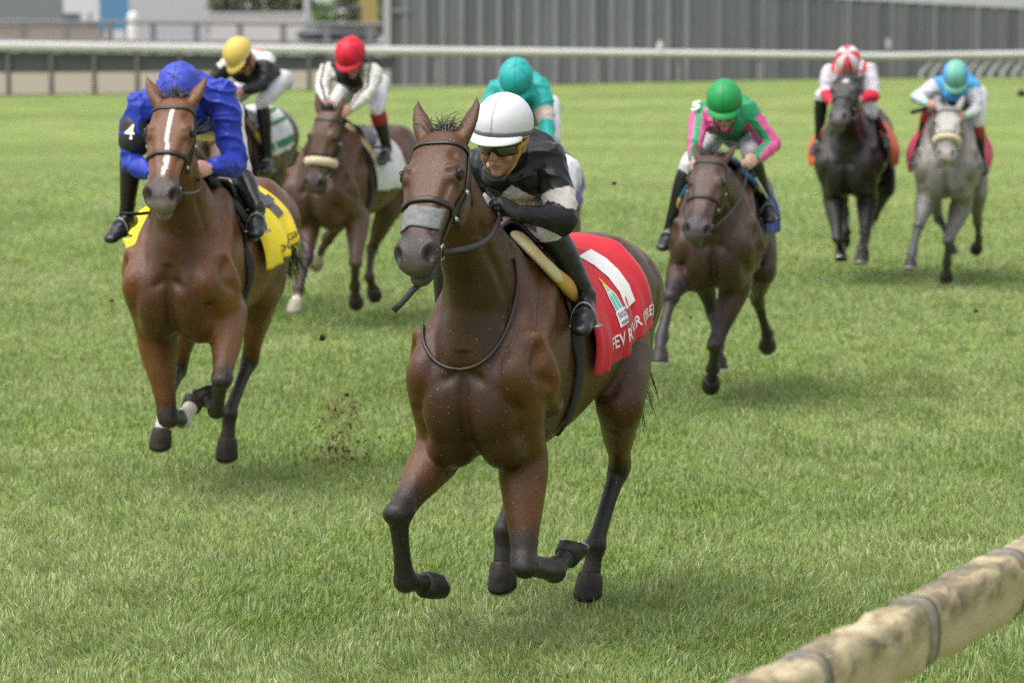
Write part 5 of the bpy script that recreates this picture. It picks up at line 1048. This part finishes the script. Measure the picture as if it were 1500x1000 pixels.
# ---- yellow cap, mostly hidden
FIELD.append((dict(key='yellowcap', label='brown racehorse with green and white cloth half hidden behind the blue rider', loc=(-2.35, 34.6), yaw=16, lift=0.06, voxel=0.014, coat=(0.070, 0.034, 0.020), poll=(330, 165), muzzle=(318, 255), legs={'FR': dict(ex=0.2), 'FL': dict(), 'HL': dict(), 'HR': dict(sx=-0.7)}, tail=(-0.8, 0, -0.4),
    cloth=dict(col=(0.62, 0.61, 0.62), phi=1.72, x=(-0.2, -0.86), rise=0.15, marks=[('shape', [[(0, 0), (1, 0), (1, 1), (0, 1)]], (0.02, 0.63, 0.98, 0.665), (0.012, 0.17, 0.045)), ('shape', [[(0, 0), (1, 0), (1, 1), (0, 1)]], (0.02, 0.74, 0.98, 0.77), (0.012, 0.17, 0.0451)), ('shape', [[(0, 0), (1, 0), (1, 1), (0, 1)]], (0.02, 0.90, 0.98, 0.955), (0.012, 0.17, 0.0452))]), pad_col=((0.20, 0.13, 0.09), (0.48, 0.29, 0.05))),
  dict(label='jockey in yellow cap and black silks with an orange and white back', head=(348, 77), face=(50, -25, 6), far=True, voxel=0.010, px=dict(shL=(392, 92), elL=(384, 126), haL=(356, 133), shR=(331, 98), knL=(384, 150), hip=(392, 118)), lx=dict(head=0.30, hip=-0.50),
    silk=(0.016, 0.017, 0.018), paint=[(lambda i: torso(i)*(i['N'][:, 2] > 0.15)*(i['tt'] > 0.45), (0.70, 0.68, 0.70)), (lambda i: torso(i)*(i['N'][:, 2] > 0.2)*(i['tt'] > 0.58)*(i['tt'] < 0.95)*(np.abs(i['P'][:, 1] - i['mid'][1]) < 0.11), (0.75, 0.10, 0.02))], helmet=dict(col=(0.62, 0.46, 0.10), visor=(0.68, 0.50, 0.10), band=(0.55, 0.48, 0.25)))))
# ---- red cap
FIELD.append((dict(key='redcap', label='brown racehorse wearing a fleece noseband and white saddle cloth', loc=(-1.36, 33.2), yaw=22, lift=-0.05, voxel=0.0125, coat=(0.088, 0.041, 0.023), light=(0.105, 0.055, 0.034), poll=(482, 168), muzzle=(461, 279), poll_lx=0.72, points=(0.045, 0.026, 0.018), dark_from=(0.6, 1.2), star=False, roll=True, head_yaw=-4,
    legs={'FR': dict(E=(462, 312, 0.24), K=(450, 378, -1), F=(438, 423, -1), H=(430, 456, -1)), 'FL': dict(E=(524, 318, 0.10), K=(521, 385, -1), F=(520, 420, 1), H=(521, 445, 1)), 'HL': dict(S=(560, 305, -0.7), K=(545, 365, 1), F=(541, 405, -1), H=(549, 434, 1)), 'HR': dict(sx=-0.75, K=(480, 350, 1), F=(468, 372, 1), H=(463, 388, 1))},
    socks={'HR': 1.9, 'FR': 2.35}, pale_hoof=('FR', 'HR'), tail=(-0.8, 0.2, -0.3), cloth=dict(col=(0.60, 0.59, 0.62), phi=1.95, x=(-0.12, -0.62), rise=0.05), pad_col=((0.50, 0.38, 0.20), (0.60, 0.56, 0.50))),
  dict(label='jockey in red cap, black top and white sleeves with black seams', head=(513, 77), face=(38, 2, 0), far=True, voxel=0.010, px=dict(shL=(548, 99), elL=(541, 134), haL=(514, 160), shR=(480, 100), elR=(472, 130), haR=(478, 150), knL=(552, 160), anL=(566, 214), hip=(533, 124)), lx=dict(head=0.22), boot_top=(0.30, 0.012, 0.030),
    silk=(0.014, 0.014, 0.015), paint=[(lambda i: AR(i)*1.0, (0.64, 0.62, 0.58)), (lambda i: AR(i)*(np.abs(i['o'][:, 1]) < 0.010)*(i['o'][:, 0] > 0), (0.02, 0.02, 0.02))], helmet=dict(col=(0.60, 0.010, 0.035), folds=0.004, band=(0.12, 0.005, 0.01)))))
# ---- teal cap
FIELD.append((dict(key='tealcap', label='brown racehorse with purple cloth hidden behind the leading horse', loc=(0.11, 28.2), yaw=5, lift=-0.04, voxel=0.014, coat=(0.085, 0.042, 0.022), poll=(745, 205), muzzle=(738, 300), legs={}, tail=(-0.8, 0, -0.4), cloth=dict(col=(0.10, 0.05, 0.22), phi=1.6)),
  dict(label='jockey in turquoise silks and cap behind the white helmeted rider', head=(756, 113), face=(48, 0, 0), far=True, voxel=0.010, px=dict(shL=(790, 130), elL=(800, 178), shR=(727, 134), hip=(776, 158), knL=(794, 206), anL=(806, 292)), lx=dict(head=0.25),
    silk=(0.012, 0.33, 0.30), loose=1.05, paint=[(armband(0.68, 1.1), (0.52, 0.43, 0.38))], helmet=dict(col=(0.015, 0.36, 0.34), folds=0.003))))
# ---- green cap
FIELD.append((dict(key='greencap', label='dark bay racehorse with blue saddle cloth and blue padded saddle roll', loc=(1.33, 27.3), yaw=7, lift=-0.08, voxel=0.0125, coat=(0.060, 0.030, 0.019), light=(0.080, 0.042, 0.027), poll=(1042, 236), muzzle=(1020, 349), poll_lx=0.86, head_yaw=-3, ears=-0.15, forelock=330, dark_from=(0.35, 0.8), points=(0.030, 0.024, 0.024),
    legs={'FR': dict(E=(1000, 396, 0.26), K=(983, 436, -1), F=(969, 494, -1), H=(965, 530, -1)), 'FL': dict(E=(1066, 412, 0.06), K=(1048, 503, -1), F=(1044, 540, 1), H=(1041, 566, 1)), 'HL': dict(S=(1115, 392, -0.7), K=(1110, 440, 1), F=(1124, 488, 1), H=(1124, 508, 1)), 'HR': dict(sx=-0.5, K=(1045, 460, 1), F=(1052, 505, -1), H=(1053, 540, -1))},
    tail=(-0.8, 0, -0.3), cloth=dict(col=(0.020, 0.045, 0.24), phi=1.75, x=(-0.15, -0.7), rise=0.0), pad_col=((0.012, 0.075, 0.16), (0.48, 0.30, 0.05)), pad_phi=1.15, pad_px=((1070, 238), (1116, 288))),
  dict(label='jockey in green cap and silks with pink striped sleeves holding a crop', head=(1061, 144), face=(30, 0, 0), far=True, voxel=0.009, px=dict(shL=(1098, 166), elL=(1130, 212), haL=(1108, 233), shR=(1027, 168), elR=(1021, 200), knL=(1098, 222), anL=(1122, 292), hip=(1080, 188)), lx=dict(head=0.22, ha=0.20),
    silk=(0.020, 0.27, 0.115), paint=[(lambda i: AR(i)*(i['u'] > 0.15)*(np.abs(i['o'][:, 1]) > 0.022), (0.66, 0.10, 0.30)), (lambda i: torso(i)*(i['N'][:, 0] > 0.5)*(np.abs(i['P'][:, 1] - i['mid'][1]) < 0.05)*(i['tt'] > 0.85), (0.55, 0.05, 0.22))], helmet=dict(col=(0.012, 0.27, 0.065), band=(0.006, 0.10, 0.03)), skin=(0.48, 0.29, 0.23), crop=True)))
# ---- dark horse, red and white cap
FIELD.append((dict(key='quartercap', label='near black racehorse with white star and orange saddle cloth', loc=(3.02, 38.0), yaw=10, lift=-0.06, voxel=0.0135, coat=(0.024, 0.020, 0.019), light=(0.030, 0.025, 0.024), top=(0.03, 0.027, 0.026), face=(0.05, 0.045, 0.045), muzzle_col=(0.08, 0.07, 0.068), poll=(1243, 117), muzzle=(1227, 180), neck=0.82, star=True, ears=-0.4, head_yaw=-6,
    legs={'FR': dict(E=(1222, 290, 0.2), K=(1227, 350, -1), F=(1232, 366, 1), H=(1232, 378, -1)), 'FL': dict(E=(1270, 288, 0.12), K=(1267, 342, -1), F=(1262, 365, -1), H=(1260, 384, -1)), 'HL': dict(S=(1296, 272, -0.66), K=(1280, 318, 1), F=(1268, 345, -1), H=(1263, 380, -1)), 'HR': dict(sx=-0.6, K=(1238, 315, 1), F=(1240, 340, -1), H=(1236, 356, 1))},
    tail=(-0.8, 0, -0.3), cloth=dict(col=(0.62, 0.095, 0.012), phi=1.95, x=(-0.10, -0.65), rise=0.0, flare=0.06, flareR=0.085), pad_col=((0.50, 0.37, 0.18), (0.55, 0.09, 0.012))),
  dict(label='jockey in red and white quartered cap, white silks and red cuffs', head=(1242, 88), face=(55, 0, 0), far=True, voxel=0.010, px=dict(shL=(1274, 106), elL=(1279, 141), haL=(1262, 146), shR=(1214, 106), elR=(1210, 138), knL=(1276, 166), anL=(1294, 194), anR=(1200, 204), hip=(1250, 128)), lx=dict(head=0.25),
    silk=(0.58, 0.56, 0.61), paint=[(armband(0.95, 2.1), (0.60, 0.012, 0.045)), (lambda i: torso(i)*(np.abs(np.abs(i['P'][:, 1] - i['mid'][1]) - 0.14) < 0.018)*(i['tt'] > 0.5), (0.58, 0.02, 0.04))], helmet=dict(col=(0.60, 0.58, 0.60), quarters=(0.58, 0.012, 0.03), visor=(0.60, 0.10, 0.03), band=(0.62, 0.36, 0.05)))))
# ---- the grey
FIELD.append((dict(key='grey', label='dappled grey racehorse wearing a fleece noseband and pink cloth', loc=(3.85, 37.6), yaw=8, lift=-0.07, voxel=0.0135, coat=(0.20, 0.185, 0.165), light=(0.15, 0.14, 0.135), top=(0.20, 0.19, 0.18), face=(0.50, 0.47, 0.42), muzzle_col=(0.20, 0.17, 0.16), lip_col=(0.34, 0.24, 0.21), points=(0.060, 0.058, 0.060), hair=(0.12, 0.115, 0.11), dapple=0.35, poll=(1390, 163), muzzle=(1386, 234), poll_lx=0.86, roll=True, ears=0.3, head_yaw=0, dark_from=(0.5, 1.3), forelock=10,
    legs={'FR': dict(E=(1358, 290, 0.26), K=(1346, 330, -1), F=(1336, 372, -1), H=(1333, 392, -1)), 'FL': dict(E=(1400, 298, 0.08), K=(1390, 352, -1), F=(1387, 386, 1), H=(1386, 410, 1)), 'HL': dict(S=(1430, 282, -0.66), K=(1432, 324, 1), F=(1434, 350, 1), H=(1430, 366, 1)), 'HR': dict(sx=-0.5, K=(1375, 320, 1), F=(1390, 345, -1), H=(1393, 372, -1))},
    tail=(-0.8, 0, -0.3), cloth=dict(col=(0.55, 0.045, 0.13), phi=2.05, x=(-0.10, -0.65), rise=0.0, flare=0.05, flareR=0.06), pad_col=((0.50, 0.05, 0.12), (0.50, 0.10, 0.03))),
  dict(label='jockey in blue and mint cap and white sleeves with raised bent arm', head=(1400, 109), face=(48, 0, 0), far=True, voxel=0.010, px=dict(shL=(1428, 130), elL=(1430, 162), haL=(1414, 170), shR=(1374, 126), elR=(1342, 143), haR=(1358, 152), knL=(1431, 180), anL=(1437, 232), anR=(1346, 220), hip=(1413, 140)), lx=dict(head=0.22, ha=0.28), boot_top=(0.32, 0.03, 0.02),
    silk=(0.06, 0.30, 0.62), paint=[(lambda i: AR(i)*1.0, (0.57, 0.55, 0.61)), (armband(1.75, 2.1), (0.30, 0.58, 0.47)), (armband(0.92, 1.08), (0.30, 0.58, 0.47))], helmet=dict(col=(0.16, 0.43, 0.34), sides=(0.08, 0.33, 0.66), visor=(0.20, 0.50, 0.38)), crop=True)))

HS = {}
for hsp, jsp in FIELD:
    if globals().get('ONLY') and hsp['key'] not in ONLY: continue
    h = make_horse(hsp); make_saddle(h); make_jockey(h, jsp); HS[hsp['key']] = h
    if globals().get('DEBUG'):
        print('HORSE', hsp['key'], 'poll', h.poll.round(2), 'd', h.hd.round(2))
        for k, J in h.legs.items(): print('   ', k, [p.round(2).tolist() for p in J])

# ---- small tack and things carried
def trace(h, pxs, off=0.008):                    # a line of photo pixels laid onto the horse's own surface
    pts, nr = [], []
    for a_, c_ in zip(pxs[:-1], pxs[1:]):
        for t in np.linspace(0, 1, 7)[:-1]:
            q, n = h.hit(h.O, h.D(a_[0]+(c_[0]-a_[0])*t, a_[1]+(c_[1]-a_[1])*t), off)
            if q is not None: pts.append(q); nr.append(n)
    A = np.array(pts)
    for _ in range(25): A[1:-1] = 0.5*A[1:-1] + 0.25*(A[2:] + A[:-2])
    return list(A), nr
if 'leader' in HS:
    h = HS['leader']; p, n = trace(h, [(752, 380), (757, 402), (756, 430), (748, 468), (735, 500), (715, 528), (690, 541), (660, 541), (638, 533), (624, 515), (618, 495), (622, 470), (630, 452), (640, 436)])
    b = MB(); b.tube(p, [0.0075]*len(p), n=8); link('neck_strap', b, M_LEATHER, h.bridle)
    b = MB(); q = h.hp(0.585, 0.0, -0.095); b.ribbon([q, q + V(0.02, -0.03, -0.03), q + V(0.04, -0.075, -0.085), q + V(0.05, -0.10, -0.11)], V(1, 0.3, 0.2), 0.024, 0.003); link('tongue_tie', b, M_BLKP, h.bridle)
if 'blaze' in HS:
    h = HS['blaze']; J = h.J; k = 'R'; a_, c_ = J['shR'], J['elR']; b = MB(); b.tube([a_ + (c_-a_)*0.36, a_ + (c_-a_)*0.60], [0.094, 0.088]); o = link('armlet', b, M_BLKP, h.pe); o.location = -h.Z(-0.25, 0, 1.62)
    m = flat_text('4', 0.02); P = getco(m); P = P - (P.min(0)+P.max(0))/2; ce = a_ + (c_-a_)*0.48; ax = unit(c_-a_); n_ = unit(V(1, -0.1, 0) - ax*np.dot(V(1, -0.1, 0), ax)); sd_ = unit(np.cross(n_, ax))
    if sd_[1] < 0: sd_ = -sd_
    setco(m, ce + n_*0.097 + np.outer(P[:, 0]*0.11, sd_) - np.outer(P[:, 1]*0.11, ax)); m.materials.clear(); t_ = link('number', m, M_WHITEW, o, smooth=False)
    whip(h, h.gripR + V(0, -0.02, 0.02), h.gripR + V(-0.22, -0.16, -0.62), 'black riding crop held beside the shoulder of the blaze faced horse')
if 'greencap' in HS:
    h = HS['greencap']; g = h.gripL; e_ = h.plx(1143, 322, 0.16); whip(h, g + unit(g - e_)*0.05, e_, 'riding crop with pale shaft held by the green capped jockey', col=(0.5, 0.5, 0.48))
    J = h.J; a_, c_ = J['shR'], J['elR']; m = flat_text('5', 0.03); P = getco(m); P = P - (P.min(0)+P.max(0))/2; ce = a_ + (c_-a_)*0.15; ax = unit(c_-a_); n_ = unit(V(1, -0.2, 0.1)); n_ = unit(n_ - ax*np.dot(n_, ax)); sd_ = unit(np.cross(n_, ax)); sd_ = sd_ if sd_[1] > 0 else -sd_
    setco(m, ce + n_*0.10 - np.outer(P[:, 1]*0.13, ax) + np.outer(P[:, 0]*0.13, sd_)); m.materials.clear(); t_ = link('number', m, M_WHITEW, h.pe, smooth=False); t_.location = -h.Z(-0.25, 0, 1.62)
if 'grey' in HS:
    h = HS['grey']; g = h.gripR; e_ = h.plx(1334, 165, 0.45); whip(h, g + unit(g - e_)*0.06, e_, 'riding crop in the raised hand of the blue and mint capped jockey', grip=0.1)

# ---- turf thrown up by the hooves
M_SOIL = mat('soil', (0.055, 0.036, 0.022), 0.9, noise=(60, 0.4)); M_STRAW = mat('dry_turf', (0.36, 0.27, 0.11), 0.9, noise=(60, 0.3))
def clod(px_, py_, Y, r_, i, label):
    p = at_depth(px_, py_, Y); b = MB(); b.ball(V(0, 0, 0), (r_, r_*0.7, r_*0.8), None, 10); m = b.mesh('turf_clod'); P = getco(m); setco(m, P*(1 + 0.45*vnoise(P/r_*1.3 + i*7, i))[:, None]); o = link('turf_clod', m, M_SOIL); o.location = p; thing(o, label, 'clod', 'turf clods flying behind the hooves')
for i, (a_, c_, Y, r_) in enumerate([(472, 494, 23.5, 0.022), (508, 577, 24.0, 0.014), (175, 318, 24, 0.016), (1011, 465, 26, 0.014), (1429, 455, 22, 0.012), (900, 268, 26, 0.016), (1495, 137, 45, 0.045), (163, 440, 24, 0.012), (556, 640, 23, 0.010)]):
    clod(a_, c_, Y, r_, i, 'small dark turf clod flying through the air above the grass')
b = MB(); b2 = MB(); sp0 = at_depth(488, 640, 24.0)
for i in range(1100):
    g = rng.normal(size=3)*(0.075, 0.06, 0.0); zz = rng.random()**1.6*0.42; p = sp0 + g*(0.9 + 0.4*zz) + V(0.05*zz*2, 0, zz - 0.20); r_ = 0.0035 + 0.013*rng.random()**3; d1, d2, d3 = (unit(q) for q in rng.normal(size=(3, 3)))
    (b if rng.random() < 0.3 else b2).add([p+d1*r_*1.6, p+d2*r_, p+d3*r_, p-d1*r_], [(0, 1, 2), (0, 2, 3), (0, 3, 1), (1, 3, 2)])
sp_ = struct(link('soil_spray', b, M_SOIL, smooth=False), 'stuff', 'spray of dark soil crumbs thrown up from the grass', 'soil'); struct(link('dry_grass_spray', b2, M_STRAW, smooth=False), 'stuff', 'spray of dry straw coloured turf thrown up from the grass', 'turf')
